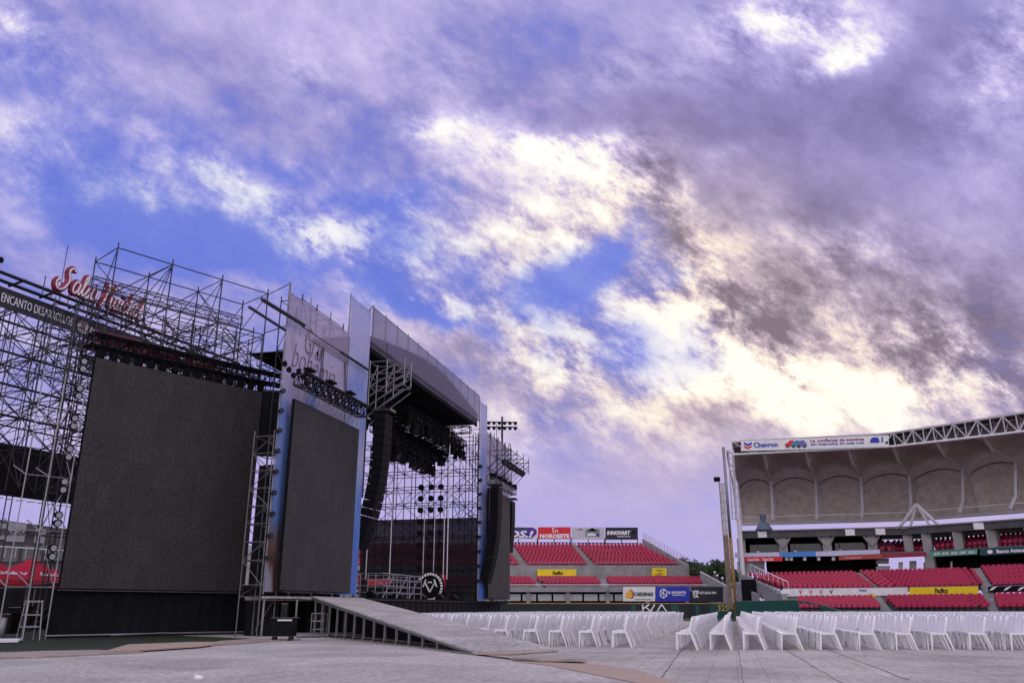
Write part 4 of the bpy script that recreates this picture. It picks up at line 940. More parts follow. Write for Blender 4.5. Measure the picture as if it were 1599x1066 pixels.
# strokes drawn in sign space: x along the sign (0..10), y up (0..2)
def spl(pts, n=6):
    out = []; P = [pts[0]]+list(pts)+[pts[-1]]
    for i in range(1, len(P)-2):
        for k in range(n):
            s = k/n; a, b, c, d = [np.array(P[i-1+j], float) for j in range(4)]
            out.append(.5*((2*b)+(-a+c)*s+(2*a-5*b+4*c-d)*s*s+(-a+3*b-3*c+d)*s**3))
    out.append(np.array(pts[-1], float)); return out
strokes = [
    [(1.55, 1.75), (1.45, 2.0), (1.2, 1.95), (1.05, 1.6), (1.2, 1.2), (1.35, .8), (1.05, .4), (.55, .35), (.3, .6), (.45, .85)],           # S
    [(2.35, .95), (2.05, 1.0), (1.9, .65), (2.1, .4), (2.4, .6), (2.45, .95), (2.42, .5), (2.6, .4)],                                       # a
    [(2.6, .4), (2.95, 1.2), (2.95, 1.75), (2.78, 1.6), (2.8, .7), (2.95, .4), (3.15, .55)],                                                # l
    [(3.15, .55), (3.4, 1.0), (3.5, .6), (3.35, .38), (3.2, .45)], [(3.45, .42), (3.7, .5)],                                                # s
    [(4.15, .95), (3.85, 1.0), (3.7, .65), (3.9, .4), (4.2, .6), (4.25, .95), (4.22, .5), (4.45, .4)],                                      # a
    [(5.0, 1.75), (5.15, 1.9), (5.2, 1.3), (5.05, .45), (4.85, .3)], [(6.0, 1.95), (5.85, 1.7), (5.75, .9), (5.8, .45), (6.0, .4)], [(4.95, 1.05), (5.4, 1.2), (5.9, 1.1)],  # H
    [(6.2, .95), (6.15, .5), (6.35, .4), (6.55, .6), (6.6, .95), (6.58, .5), (6.75, .42)], [(6.95, .95), (6.9, .5), (7.05, .42)], [(6.98, 1.3), (7.0, 1.36)],              # u i
    [(7.55, .85), (7.35, .95), (7.2, .65), (7.35, .4), (7.6, .5)], [(7.75, .4), (7.8, 1.7), (7.95, 1.7), (7.8, .7), (8.0, .95), (8.15, .85), (8.12, .45), (8.25, .42)],    # c h
    [(8.6, .95), (8.4, .85), (8.4, .5), (8.6, .4), (8.78, .6), (8.75, .9), (8.6, .95), (8.9, .85)], [(8.95, .6), (9.25, 1.4), (9.3, 1.85), (9.15, 1.7), (9.1, .6), (9.2, .35), (9.45, .45)]]
pa = onS(84, 470, -1.75); sa = s_of(pa)-.45; pb = onS(222, 520, -1.75); sbb = s_of(pb)-.45; LW = (sbb-sa)/9.3
def sgn(p, o, tilt=0.):
    s = sa+p[0]*LW; q = SA+E1*s+EN*o; hsc = .95
    yy = p[1]*1.3 if p[1] < 1 else 1.3+(p[1]-1)*.75
    return (q[0]+E1[0]*yy*.22, q[1]+E1[1]*yy*.22, 18.35+yy*hsc)
red = MB(); wh = MB()
for si, st in enumerate(strokes):
    if si == 6: wh.build('white_word', LETW, t); red.build('red_backing', mat('sign_red', (.27, .014, .06), .5), t); wh = MB(); red = MB()
    p = spl(st); Pw = [sgn(q, -1.75) for q in p]; Pr = [sgn(q, -1.62) for q in p]
    wh.path(Pw, .078, 6)
    for a, b in zip(Pr[:-1], Pr[1:]): red.bar((a[0], a[1], a[2]), (b[0], b[1], b[2]), .19, 8)
red.build('red_backing', mat('sign_red', (.27, .014, .06), .5), t); wh.build('white_word', LETW, t)
mb = MB()
for k in range(12): s = sa+k*LW*.8; mb.bar(SP(s, -1.3, 18.3), SP(s, -1.3, 19.4), .04)
mb.bar(SP(sa+1.9*LW*1.3, -.4, 19), SP(sa+1.9*LW*1.3, -.4, 22.2), .03)
mb.build('stand', STEEL, t)

# low concourse building seen beneath the lattice
t = thing('concourse_building', 'low grey stadium building behind the red tents', 'building', (-95, 95, 0))
BA = V(*on(-60, 800, 'y', 70)[:2]); 
def onB(u, v): return onp(u, v, V(-75, 62), V(-45, 93))
q = [onB(-60, 803), onB(150, 832)]
mb = MB(); mb.wall(q[0], q[1], (0, 0), (q[0][2], q[1][2]), .6); mb.build('wall', CONCD, t)
mb = MB(); nrm = V(.72, -.69)
for (u0, u1, va, vb) in ((-20, 12, 815, 842), (14, 42, 815, 846), (56, 72, 824, 848)):
    a = onB(u0, va); b = onB(u1, va+3); z0 = onB((u0+u1)/2, vb)[2]; mb.wall(V(*a[:2])+nrm*.4, V(*b[:2])+nrm*.4, z0, (a[2], b[2]), .06)
mb.build('banner', mat('grey_banner', (.30, .29, .33), .6), t)
mb = MB()
for (u0, u1) in ((-20, 30), (37, 66), (72, 100)):
    a = onB(u0, 852); b = onB(u1, 855); z0 = onB(u0, 876)[2]; mb.wall(V(*a[:2])+nrm*.36, V(*b[:2])+nrm*.36, z0, a[2], .06)
mb.build('window_panel', mat('dull_panel', (.15, .15, .16), .5), t)
a = onB(-40, 851); b = onB(130, 862); mb = MB(); mb.bar((a[0]+.7, a[1]-.6, a[2]), (b[0]+.7, b[1]-.6, b[2]), .05)
for k in range(12): w = k/11; p = a*(1-w)+b*w; mb.bar((p[0]+.7, p[1]-.6, p[2]-1), (p[0]+.7, p[1]-.6, p[2]), .03)
mb.build('railing', WHITE2, t)
p = onB(28, 831); lettering('Banorte', (p[0]+.35, p[1]-.35, p[2]), (.69, .72, 0), (0, 0, 1), .6, LETK, t, width=3.2, shear=.3)

# red tents
def tent(cu, label, grp, D_=-40, txt=True):
    cx, cy = cu; t = thing('canopy_tent', label, 'tent', (cx, cy, 0), grp); h = 1.75; z0 = 2.15; z1 = 2.45; zt = 3.62
    cs = [(cx-h, cy-h), (cx+h, cy-h), (cx+h, cy+h), (cx-h, cy+h)]
    mb = MB()
    for k in range(4):
        a = cs[k]; b = cs[(k+1) % 4]; m_ = ((a[0]+b[0])/2, (a[1]+b[1])/2)
        n_ = 4
        for i in range(n_):           # slightly sagging roof panels
            f0 = i/n_; f1 = (i+1)/n_; sg = lambda f: z1+(zt-z1)*(f**1.15)
            mb.quad((a[0]+(cx-a[0])*f0, a[1]+(cy-a[1])*f0, sg(f0)), (b[0]+(cx-b[0])*f0, b[1]+(cy-b[1])*f0, sg(f0)), (b[0]+(cx-b[0])*f1, b[1]+(cy-b[1])*f1, sg(f1)), (a[0]+(cx-a[0])*f1, a[1]+(cy-a[1])*f1, sg(f1)))
    mb.build('canopy', REDT, t)
    mb = MB()
    for k in range(4): mb.wall(cs[k], cs[(k+1) % 4], z0, z1, .02)
    mb.build('valance', RED, t)
    for c in cs: mb = MB(); mb.bar((*c, 0), (*c, z1), .035); mb.build('pole', ALU, t)
    if txt:
        lettering('Coca-Cola', (cx+.25, cy-h-.03+.42, z1+.30), (1, .0, 0), (0, .8, .52), .32, LETW, t, width=1.6, shear=.35)
        lettering('Coca-Cola', (cx+h-.38, cy, z1+.30), (0, 1, 0), (-.8, 0, .52), .32, LETW, t, width=1.6, shear=.35)
    return t
tp = on(55, 881, 'y', 38.0); 
tent((tp[0]-.2, 38.0), 'red cross-frame tent with white script, half behind the left scaffold', 'red canopy tents')
tp = on(-14, 880, 'y', 35.5); tent((tp[0], 35.0), 'red tent cut off by the left edge of the photo', 'red canopy tents')
# clutter below the tents
for k, (u, y, w, h) in enumerate(((12, 33., 1.1, .9), (30, 36, .8, 1.2), (50, 40., 1.6, 1.0))):
    p = on(u, 970, 'y', y); t = thing('equipment_case', 'dark crate under the red tents, %s from left' % ORD[k], 'case', (p[0], y, 0), 'dark crates under the tents')
    mb = MB(); mb.box((p[0], y, h/2), (w, .8, h)); mb.build('box', BLACK, t, bevel=.02); mb = MB(); mb.box((p[0], y-.41, h-.08), (w*.9, .02, .03)); mb.build('edging', GALV, t)
mb = MB(); mb.wall((-62, 52), (-27, 46), 0, 2.4, .1); tag(mb.build('dark_fence', CLOTH), 'dark cloth fence running behind the tents', 'fence')
mb = MB(); mb.box((-20, 86, 1.2), (.1, 40, 2.4)) ; 

# ------------------------------------------------------------------ centre-field stand (square to our view)
FH = V(-math.sin(YAW), math.cos(YAW)); RV = V(math.cos(YAW), math.sin(YAW))
def onC(u, v, D_): c = FH*D_; return onp(u, v, c, c+RV)
seat_list = []     # (position, facing angle)
def seat_rows(Pl0, Pr0, Pl1, Pr1, rows, pitch, face, gap=.3):
    """rows of seats between a lower line (0) and an upper line (1)"""
    for r in range(rows):
        f = (r+.5)/rows; a = V(*Pl0)*(1-f)+V(*Pl1)*f; b = V(*Pr0)*(1-f)+V(*Pr1)*f; L_ = np.linalg.norm(b-a); n = int((L_-gap)/pitch)
        for k in range(n):
            p = a+(b-a)*((k+.25+.5*(r % 2))/n); seat_list.append((p[0], p[1], p[2], face))
def rake(mb, Pl0, Pr0, Pl1, Pr1, rows):
    for r in range(rows):
        f0 = r/rows; f1 = (r+1)/rows
        a0 = V(*Pl0)*(1-f0)+V(*Pl1)*f0; b0 = V(*Pr0)*(1-f0)+V(*Pr1)*f0; a1 = V(*Pl0)*(1-f1)+V(*Pl1)*f1; b1 = V(*Pr0)*(1-f1)+V(*Pr1)*f1
        z = (a0[2]+a1[2])/2-.05; zp = z-(a1[2]-a0[2])
        mb.quad((a0[0], a0[1], z), (b0[0], b0[1], z), (b1[0], b1[1], z), (a1[0], a1[1], z))
        mb.quad((a0[0], a0[1], zp), (b0[0], b0[1], zp), (b0[0], b0[1], z), (a0[0], a0[1], z))
cs = thing('centre_stand', 'red seated grandstand with billboards across the centre outfield', 'grandstand', (*(FH*125), 0))
faceC = YAW-math.pi/2
ua = -250
cm = MB()
# upper tier
UP = [(ua, 620), (628, 812), (820, 918), (930, 1063)]
def line(u0, u1, v, D_): return onC(u0, v, D_), onC(u1, v, D_)
blocks = [((ua, 600), (ua, 560)), ((610, 812), (570, 783)), ((826, 918), (800, 891)), ((932, 1062), (899, 1000))]
for (b0, b1) in blocks:
    l0, r0 = line(b0[0], b0[1], 885, 125); l1, r1 = line(b1[0], b1[1], 852.5, 137)
    rake(cm, l0, r0, l1, r1, 14); seat_rows(l0, r0, l1, r1, 14, .54, faceC)
l0, r0 = line(ua, 1070, 886, 125.2); l1, r1 = line(ua, 1004, 847, 137.5)
mb = MB(); mb.quad(l0-V(0, 0, .35), r0-V(0, 0, .35), r1-V(0, 0, .35), l1-V(0, 0, .35)); mb.build('aisle_slab', CONC, cs)
# stairs in the aisles
mb = MB()
for (u0, u1, w0, w1) in ((813, 825, 784, 799), (919, 931, 892, 898)):
    for r in range(14):
        f = (r+.5)/14; a = onC(u0, 885, 125)*(1-f)+onC(w0, 848, 137)*f; b = onC(u1, 885, 125)*(1-f)+onC(w1, 848, 137)*f
        mb.wall(a, b, a[2]-.4, a[2]+.05, .45)
mb.build('stair', CONC, cs)
cm.build('terrace', CONC, cs)
# parapet wall below the upper tier
mb = MB(); a, b = line(ua, 1072, 885, 124.9); z0 = onC(800, 912, 124.9)[2]; mb.wall(a, b, z0, a[2]+.25, .4)
e0 = onC(1072, 886, 124.9); e1 = onC(1003, 846, 137.6); mb.prism([(e0[0], e0[1], 0), (e1[0], e1[1], 0), (e1[0], e1[1], e1[2]+.5), (e0[0], e0[1], e0[2]+.4)], (.35, .1, 0)); mb.build('parapet', CONC, cs)
mb = MB(); e0 = e0+V(.2, 0, .4); e1 = e1+V(.2, 0, .5)
for k in range(15): w = k/14; p = e0*(1-w)+e1*w; mb.bar(p, p+V(0, 0, 1.0), .03)
for h in (.5, 1.0): mb.bar(e0+V(0, 0, h), e1+V(0, 0, h), .03)
a, b = line(ua, 1065, 884, 124.8)
for k in range(90): w = k/89; p = a*(1-w)+b*w; mb.bar(p, p+V(0, 0, .55), .02)
mb.bar(a+V(0, 0, .55), b+V(0, 0, .55), .035); mb.build('railing', mat('pinkish_rail', (.45, .22, .28), .5), cs)
# lower tier
cm = MB()
for (b0, b1) in (((ua, 640), (ua, 625)), ((655, 840), (640, 826)), ((852, 940), (834, 930)), ((954, 1098), (946, 1092))):
    l0, r0 = line(b0[0], b0[1], 915, 118); l1, r1 = line(b1[0], b1[1], 905, 123.4)
    rake(cm, l0, r0, l1, r1, 6); seat_rows(l0, r0, l1, r1, 6, .50, faceC)
l0, r0 = line(ua, 1105, 916, 118); l1, r1 = line(ua, 1096, 900.5, 124)
cm.quad(l0-V(0, 0, .3), r0-V(0, 0, .3), r1-V(0, 0, .3), l1-V(0, 0, .3)); cm.build('lower_terrace', CONC, cs)
mb = MB(); a, b = line(ua, 1105, 915.5, 117.6); zt = a[2]; zb = onC(800, 923, 117.6)[2]; mb.wall(a, b, zb, zt-.1, .4); mb.build('fascia', CONC, cs)
mb = MB(); mb.bar(a+V(0, 0, .25), b+V(0, 0, .25), .05); mb.build('front_rail', WHITE2, cs)
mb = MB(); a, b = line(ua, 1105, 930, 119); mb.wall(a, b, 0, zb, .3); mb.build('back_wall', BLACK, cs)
zc = onC(800, 937.5, 117.8)[2]; zt2 = onC(800, 927, 117.8)[2]
k = 0
for u in range(-240, 1090, 24):
    a = onC(u, 930, 118.2); b = onC(u+21, 930, 118.2); mb = MB(); mb.wall(a, b, zc, zt2, .08); mb.build('window', mat('pale_window', (.42, .43, .44), .3), cs); k += 1
for u in range(-232, 1100, 62):
    a = onC(u, 930, 117.9); b = onC(u+6, 930, 117.9); mb = MB(); mb.wall(a, b, 0, zb, .3); mb.build('column', CONC, cs)
# small stair wing at the stand's right end
a = onC(1094, 893, 121); b = onC(1140, 918, 116)
mb = MB(); mb.wall(a, b, (0, 0), (a[2], b[2]), .3); tag(mb.build('stair_wall', CONC), 'sloping grey stair wall at the right end of the centre stand', 'wall')
mb = MB(); mb.bar(a+V(0, 0, .1), b+V(0, 0, .1), .07); o = mb.build('handrail', WHITE2); o.parent = bpy.data.objects['stair_wall']

def billboard(u0, v0, u1, v1, D_, m, label, cat='billboard', name='billboard', plane=None, legs=0):
    pl = plane or (lambda u, v: onC(u, v, D_))
    P = [pl(u0, v1), pl(u1, v1), pl(u1, v0), pl(u0, v0)]; c = sum(P)/4
    t = thing(name, label, cat, (c[0], c[1], min(P[0][2], P[1][2])))
    d = P[1]-P[0]; d[2] = 0; d = d/np.linalg.norm(d); n = V(d[1], -d[0], 0)
    mb = MB(); mb.prism([p-n*.1 for p in P], -n*.12); mb.build('backing', GALV, t)
    mb = MB(); mb.prism([p for p in P], -n*.09); mb.build('face', m, t)
    if legs:
        mb = MB()
        for k in range(3): w = k/2; p = P[0]*(1-w)+P[1]*w-n*.16; mb.bar(p+V(0, 0, .3), p-V(0, 0, legs), .07)
        mb.bar(P[0]-n*.16-V(0, 0, legs*.45), P[1]-n*.16-V(0, 0, legs*.45), .05); mb.build('support', STEEL, t)
    t['_'] = 0; del t['_']
    def put(text, u, v, hpx, wpx, m2, shear=0., bold=.02):
        c0 = pl(u, v); h = abs(pl(u, v-hpx/2)[2]-pl(u, v+hpx/2)[2]); w = np.linalg.norm(pl(u+wpx/2, v)-pl(u-wpx/2, v))
        slope = pl(u1, (v0+v1)/2)-pl(u0, (v0+v1)/2)
        return lettering(text, c0+n*.02, (P[1]-P[0]), (0, 0, 1), h, m2, t, width=w, shear=shear, bold=bold)
    def disc(u, v, rpx, m2, sq=None, nm='emblem'):
        mb = MB(); c0 = pl(u, v); r = np.linalg.norm(pl(u+rpx, v)-c0)
        if sq: 
            pts = [pl(u+a, v+b)+n*.01 for a, b in sq]; mb.prism(pts, n*.03)
        else: mb.bar(c0+n*.01, c0+n*.04, r, 20)
        return mb.build(nm, m2, t)
    return t, put, disc
D3 = 136.5
t, put, disc = billboard(780, 822.5, 839, 841, D3, WHITE2, 'purple and white billboard, leftmost in the row atop the centre stand', legs=1.2)
disc(0, 0, 0, PURP, [(783, 839), (782, 829), (788, 824), (800, 822.8), (832, 823), (838, 827), (838, 833), (830, 840), (812, 839)], 'purple_field'); 
disc(0, 0, 0, mat('green_print', (.05, .25, .06), .5), [(806, 826.5), (808, 823.5), (823, 823.5), (824, 826.5)], 'green_patch')
o = put('OS.!', 813, 833.5, 11, 40, LETW, .25, .04)
for v_ in o.data.vertices: pass
o.location = tuple(V(*o.location)+V(math.sin(YAW), -math.cos(YAW), 0)*.08)
t, put, disc = billboard(840, 822.5, 891, 841, D3, RED, 'red billboard reading NOROESTE on the centre stand', legs=1.2)
put('NOROESTE', 866, 836.5, 6.8, 46, LETW, 0, .05); put('5n', 866.5, 827.5, 7.5, 9, LETW, 0, 0)
t, put, disc = billboard(893, 823, 944, 841.5, D3, mat('pale_print', (.50, .49, .56), .5), 'pale lavender billboard with small dark house picture', legs=1.2)
for sq, m2 in (([(914, 837), (914, 827), (920, 825), (936, 825.5), (936, 837)], mat('grey_green_print', (.20, .25, .26), .6)), ([(916, 829), (925, 823.6), (934, 829)], BLACK), ([(917, 836), (917, 833), (924, 832), (933, 834), (933, 836)], LETW), ([(933, 837), (929, 834), (936, 832), (936, 837)], PURP)):
    o = disc(0, 0, 0, m2, sq, 'picture'); k_ = [MATS['grey_green_print'], BLACK, LETW, PURP].index(m2); o.location = tuple(V(math.sin(YAW), -math.cos(YAW), 0)*.02*k_)
put('CASAS', 906, 826, 2, 7, LETK)
t, put, disc = billboard(945.5, 823, 996, 842, D3, mat('navy_black_print', (.012, .014, .03), .5), 'black billboard reading INNOVART on the centre stand', legs=1.2)
put('INNOVART', 966, 831.5, 6.5, 37, LETW, .25, .05); put('DESARROLLOS', 974, 837, 2.2, 20, LETW)
disc(990, 831, 0, LETW, [(986.5, 829), (990, 826.5), (994, 829), (994, 834), (990, 836.5), (986.5, 834)]); o = disc(990, 831, 2, BLACK); o.location = tuple(V(math.sin(YAW), -math.cos(YAW), 0)*.04)
t, put, disc = billboard(839, 888.5, 900, 899, 124.5, YEL, 'long yellow sign on the centre stand parapet', 'sign', 'parapet_sign'); put('Pacifico', 871, 893.8, 6, 17, LETK, .2, .04)
t, put, disc = billboard(1018, 886.5, 1041, 898.5, 124.5, YEL, 'small square yellow sign at right of the centre stand parapet', 'sign', 'parapet_sign'); put('CASA', 1030, 890, 2, 10, LETK); put('LEY', 1030, 896, 4, 12, RAIL)
# lower signs in front of the concourse
DW_ = 112.
t, put, disc = billboard(973, 915.5, 1023, 938, DW_, WHITE2, 'white sign reading CARDENAS with gold and red building emblem', 'sign', 'field_sign', legs=1)
put('CARDENAS', 1005, 927, 6, 30, LETK, 0, .04); put('INMOBILIARIA', 1005, 935, 1.5, 26, GALV)
disc(0, 0, 0, mat('gold_print', (.75, .40, .05), .5), [(976, 932), (978, 925), (985, 918), (988, 932), (983, 934)]); disc(0, 0, 0, mat('dark_red_print', (.30, .02, .02), .5), [(985.2, 918), (990, 926), (989, 933), (984, 934), (988, 930)])
t, put, disc = billboard(1024, 915.5, 1077, 938.5, DW_, NAVY, 'blue sign reading EL ENCANTO DESARROLLOS', 'sign', 'field_sign', legs=1)
put('EL ENCANTO', 1057, 924.5, 4, 28, LETW, 0, .03); put('DESARROLLOS', 1060, 928.5, 2.2, 20, LETW)
P_ = [(1031.0, 922), (1036, 919), (1041, 922), (1041, 930), (1036, 933.5), (1031, 930)]
mb = MB(); pp = [onC(a, b, DW_-.08) for a, b in P_]
for i in range(6): mb.bar(pp[i], pp[(i+1) % 6], .06)
mb.bar(pp[0], pp[3], .05); mb.bar(pp[5], (pp[1]+pp[2])/2, .05); mb.bar(pp[1], pp[4], .04); mb.build('emblem', LETW, t)
t, put, disc = billboard(1079, 915.5, 1129, 939, DW_, mat('navy_black_print', (.012, .014, .03), .5), 'black sign reading VISTA beside the foul pole', 'sign', 'field_sign', legs=1)
put('ESTADIO MX', 1106, 925, 4, 26, LETW); put('VIS', 1086, 924, 5.5, 11, LETW, 0, .04); put('TA', 1086, 930, 5.5, 9, LETW, 0, .04)

# ------------------------------------------------------------------ outfield wall
ow = thing('outfield_wall', 'dark padded outfield wall with ochre top rail behind the chairs', 'wall', (*(FH*100), 0))
wa = onC(-260, 942, 104); wb = onC(1149, 942, 104); zW = wb[2]
mb = MB(); mb.wall(wa, wb, 0, zW-.05, .25); mb.build('padding', BLKW, ow)
mb = MB(); mb.bar((wa[0], wa[1], zW), (wb[0], wb[1], zW), .09); mb.build('top_rail', RAIL, ow)
mb = MB()
for (u0, u1) in ((986, 993), (1048, 1060), (1086, 1092), (1108, 1149)):
    a = onC(u0, 950, 103.84); b = onC(u1, 950, 103.84); mb.wall(a, b, .03, zW-.12, .03)
mb.build('green_panel', GREENW, ow)
c0 = onC(1022, 948.7, 103.8); P2 = lambda x, y: c0+V(RV[0], RV[1], 0)*x+V(0, 0, y)
mb = MB(); hh = .40
for a, b in (((-1.4, -hh), (-1.4, hh)), ((-1.38, -.12), (-.6, hh)), ((-1.02, .1), (-.5, -hh)), ((-.5, -hh), (.05, hh)), ((.3, -hh), (.85, hh)), ((.85, hh), (1.4, -hh))): mb.bar(P2(*a), P2(*b), .085)
mb.build('lettering', LETW, ow)
p = onC(1129, 948.5, 103.78); lettering('325', p, (*RV, 0), (0, 0, 1), .75, mat('ochre_lettering', (.45, .36, .10), .5), ow, width=1.3, bold=.01)
# ------------------------------------------------------------------ foul pole
fb = onC(1150, 962, 100); t = thing('foul_pole', 'tall ochre foul pole with a mesh wing beside the right grandstand', 'pole', (fb[0], fb[1], 0))
topz = onC(1128, 698, 100)[2]; mz = onC(1130, 840, 100)[2]
mb = MB(); mb.bar((fb[0], fb[1], 0), (fb[0], fb[1], mz), .20, 10); mb.build('pole_base', RAIL, t, True)
mb = MB(); mb.bar((fb[0], fb[1], mz), (fb[0], fb[1], topz), .17, 10); mb.build('shaded_pole_top', GALV, t, True)  # upper pole coloured grey for its shade, not bare steel
zz = [onC(1120, v, 100)[2] for v in (950, 835, 755)]
w0 = V(-RV[0], -RV[1]); 
mb = MB(); mb.wall(fb[:2]+w0*.25, fb[:2]+w0*.8, zz[0], zz[1], .03); mb.build('mesh_wing', mat('brown_mesh', (.20, .14, .10), .8, 0, .3, 1, see=.15), t)
mb = MB(); mb.wall(fb[:2]+w0*.25, fb[:2]+w0*.8, zz[1], zz[2], .03); mb.build('upper_mesh_wing', NET, t)
mb = MB(); mb.bar((*(fb[:2]+w0*.83), zz[0]), (*(fb[:2]+w0*.83), zz[2]+.8), .05)
for k in range(14): z = zz[0]+(zz[2]-zz[0])*k/13; mb.bar((*fb[:2], z), (*(fb[:2]+w0*.83), z), .035)
mb.build('frame', GALV, t)
mb = MB(); c = onC(1119.5, 748, 100); mb.box(c, (.75, .4, .55), YAW); tag(mb.build('loudhailer', BLACK, bevel=.1), 'small black horn speaker atop the foul pole wing', 'speaker')

# ------------------------------------------------------------------ right grandstand
GP = [on(1143, 690, 'z', 21.5)[:2], on(1385, 677, 'z', 21.5)[:2], on(1500, 659.5, 'z', 21.5)[:2], on(1650, 636, 'z', 21.5)[:2]]
GN = []
for i in range(3):
    d = GP[i+1]-GP[i]; d = d/np.linalg.norm(d); GN.append(V(d[1], -d[0]))      # towards the field (us)
def seg(u): return 0 if u < 1400 else (1 if u < 1515 else 2)
def ofs(i, o):    # mitred offset of polyline vertex i
    if i == 0: return GP[0]+GN[0]*o
    if i == 3: return GP[3]+GN[2]*o
    m_ = GN[i-1]+GN[i]; m_ = m_/np.linalg.norm(m_); return GP[i]+m_*o/(m_@GN[i])
def onG(u, v, o, sg=None):
    """point on the stand's facade set o metres towards the field"""
    best = None
    for s in (range(3) if sg is None else [sg]):
        A = ofs(s, o); B = ofs(s+1, o); p = onp(u, v, A, B); f = ((p[:2]-A)@(B-A))/((B-A)@(B-A))
        e = max(0, -f, f-1)
        if best is None or e < best[0]: best = (e, p)
    return best[1]
gs = thing('grandstand', 'curved right grandstand under a scalloped fabric canopy', 'grandstand', (*GP[0], 0))
gface = lambda u: math.atan2(-GN[seg(u)][1], -GN[seg(u)][0])+math.pi   # direction towards field
# canopy: bays between ribs given by polyline stations
def station(s):   # s in 0..3 along vertices -> plan fn of offset
    i = min(int(s), 2); f = s-i
    return lambda o: ofs(i, o)*(1-f)+ofs(i+1, o)*f
ribs = [0, .262, .53, .80, 1.12, 1.72, 2.25, 2.80, 3.0]
def stn_u(u, v=812, o=-13.5):
    p = onG(u, v, o)
    bestd = None
    for i in range(3):
        A = ofs(i, o); B = ofs(i+1, o); f = ((p[:2]-A)@(B-A))/((B-A)@(B-A))
        if -0.001 <= f <= 1.001: return i+min(1, max(0, f))
    return 0 if u < 1200 else 3
ribs = [0]+[stn_u(u, 800, -9) for u in (1208, 1278, 1350, 1427, 1512, 1597)]+[2.99]
zback = onG(1250, 815, -13.5)[2]; zf = onG(1250, 704, 0)[2]
# profile from the low back edge up over to the front
prof = [(-13.6, zback), (-13.8, zback+2.2), (-13.4, zback+3.6), (-12.2, zback+4.7)]
prof2 = [(-12.2, zback+4.7), (-9.5, zback+5.6), (-6.0, zback+6.0), (-3.0, zback+6.2), (-.5, zf+.1)]
def membrane(s0, s1, pr, bulge):
    mb = MB(); nu = 12; grid = []
    for k in range(nu+1):
        w = k/nu; st = station(s0+(s1-s0)*w); b = math.sin(math.pi*w)**.7*bulge; row = []
        for j, (o, z) in enumerate(pr):
            pl = st(o-b*.45*(1 if z < zback+4 else .4)); row.append((pl[0], pl[1], z+b*(.15+.85*min(1, max(0, (z-zback)/4.7)))*(1 if j < len(pr)-1 or pr is prof else .0)))
        grid.append(row)
    for k in range(nu):
        for j in range(len(pr)-1): mb.quad(grid[k][j], grid[k+1][j], grid[k+1][j+1], grid[k][j+1])
    return mb, grid
for i in range(len(ribs)-1):
    for pr, nm in ((prof, 'back_membrane'), (prof2, 'roof_membrane')):
        mb, gr = membrane(ribs[i], ribs[i+1], pr, 1.3); mb.build(nm, PVC, gs, True)
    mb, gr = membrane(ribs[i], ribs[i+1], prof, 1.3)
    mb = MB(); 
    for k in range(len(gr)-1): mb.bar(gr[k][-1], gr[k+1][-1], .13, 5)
    mb.build('ridge_shadow_line', mat('ridge_shade_tube', (.20, .18, .17), .7), gs)  # dark tube added along the ridge to stand in for its shadow
for i, s in enumerate(ribs[:-1]):
    st = station(s); mb = MB(); pts = [(*st(o), z-.12) for o, z in prof[1:]+prof2[1:]]; mb.path(pts, .16, 6)
    pl = st(-12.6); zlow = zback-1.6
    # white leaning strut from the beam up to the ceiling
    mb.bar((*st(-5.2), 11.9), (*st(-7.6), zback+1.2), .20, 6); mb.bar((*st(-7.6), zback+1.2), (*st(-9.6), zback+5.3), .17, 6)
    mb.build('rib', PVCW if i else PVCW, gs)
mb = MB(); a = [(*station(s)(-6.5), zback+.2) for s in ribs]; mb.path(a, .07, 5); 
a = [(*station(s)(-13.5), zback-.05) for s in ribs]; mb.path(a, .22, 5); mb.build('tie_tube', PVCW, gs)
# side gable at the left end
mb = MB(); st = station(0); pr_ = prof+prof2[1:]
pts = [(*st(o), z) for o, z in pr_]
for a, b in zip(pts[:-1], pts[1:]): mb.bar(a, b, .14, 5)
pt2 = [(*(st(o)-V(.75, -.05)), z+.5) for o, z in pr_]
for a, b in zip(pt2[:-1], pt2[1:]): mb.bar(a, b, .10, 5)
for a, b in zip(pts, pt2): mb.bar(a, b, .07, 4)
mb.bar((*st(0), zf), (*(st(-2)-V(.3, 0)), 12.0), .16, 6); mb.bar((*st(-2), 12), (*st(-1), 0.5), .30, 6); mb.bar((*(st(0)-V(.5, 0)), zf+.5), (*(st(-2)-V(.8, 0)), 12.0), .10, 5)
for k in range(12): w = k/11; a = V(*st(0), zf)*(1-w)+V(*(st(-2)-V(.3, 0)), 12)*w; b = V(*(st(0)-V(.5, 0)), zf+.5)*(1-w)+V(*(st(-2)-V(.8, 0)), 12)*w; mb.bar(a, b, .05)
mb.build('end_truss', PVCW, gs)
# front ring truss
zt_ = lambda s: 21.5+.0*s
zb_ = lambda s: zf+(0 if s < 1 else -.25*(s-1))
tr = MB(); NT = 22; sta = [k/NT*3 for k in range(NT+1)]
tp_ = [(*station(s)(0), zt_(s)) for s in sta]; bt = [(*station(s)(0), zb_(s)) for s in sta]; tb = [(*station(s)(-1.6), 21.2) for s in sta]
tr.path(tp_, .13, 5); tr.path(tb, .09, 4)
for k in range(NT):
    tr.bar(bt[k], tp_[k], .07)
    if k % 2: tr.bar(bt[k], tp_[k+1], .08)
    else: tr.bar(tp_[k], bt[k+1], .08)
    tr.bar(tp_[k], tb[k], .06); tr.bar(bt[k], tb[k], .06)
tr.build('ring_truss', PVCW, gs)
tr = MB(); tr.path(bt, .15, 6); tr.build('bottom_chord', WHITE2, gs)
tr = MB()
for k in range(NT): tr.quad((*station(sta[k])(.05), zt_(0)+.12), (*station(sta[k+1])(.05), zt_(0)+.12), (*station(sta[k+1])(-9), zback+8.2), (*station(sta[k])(-9), zback+8.2))
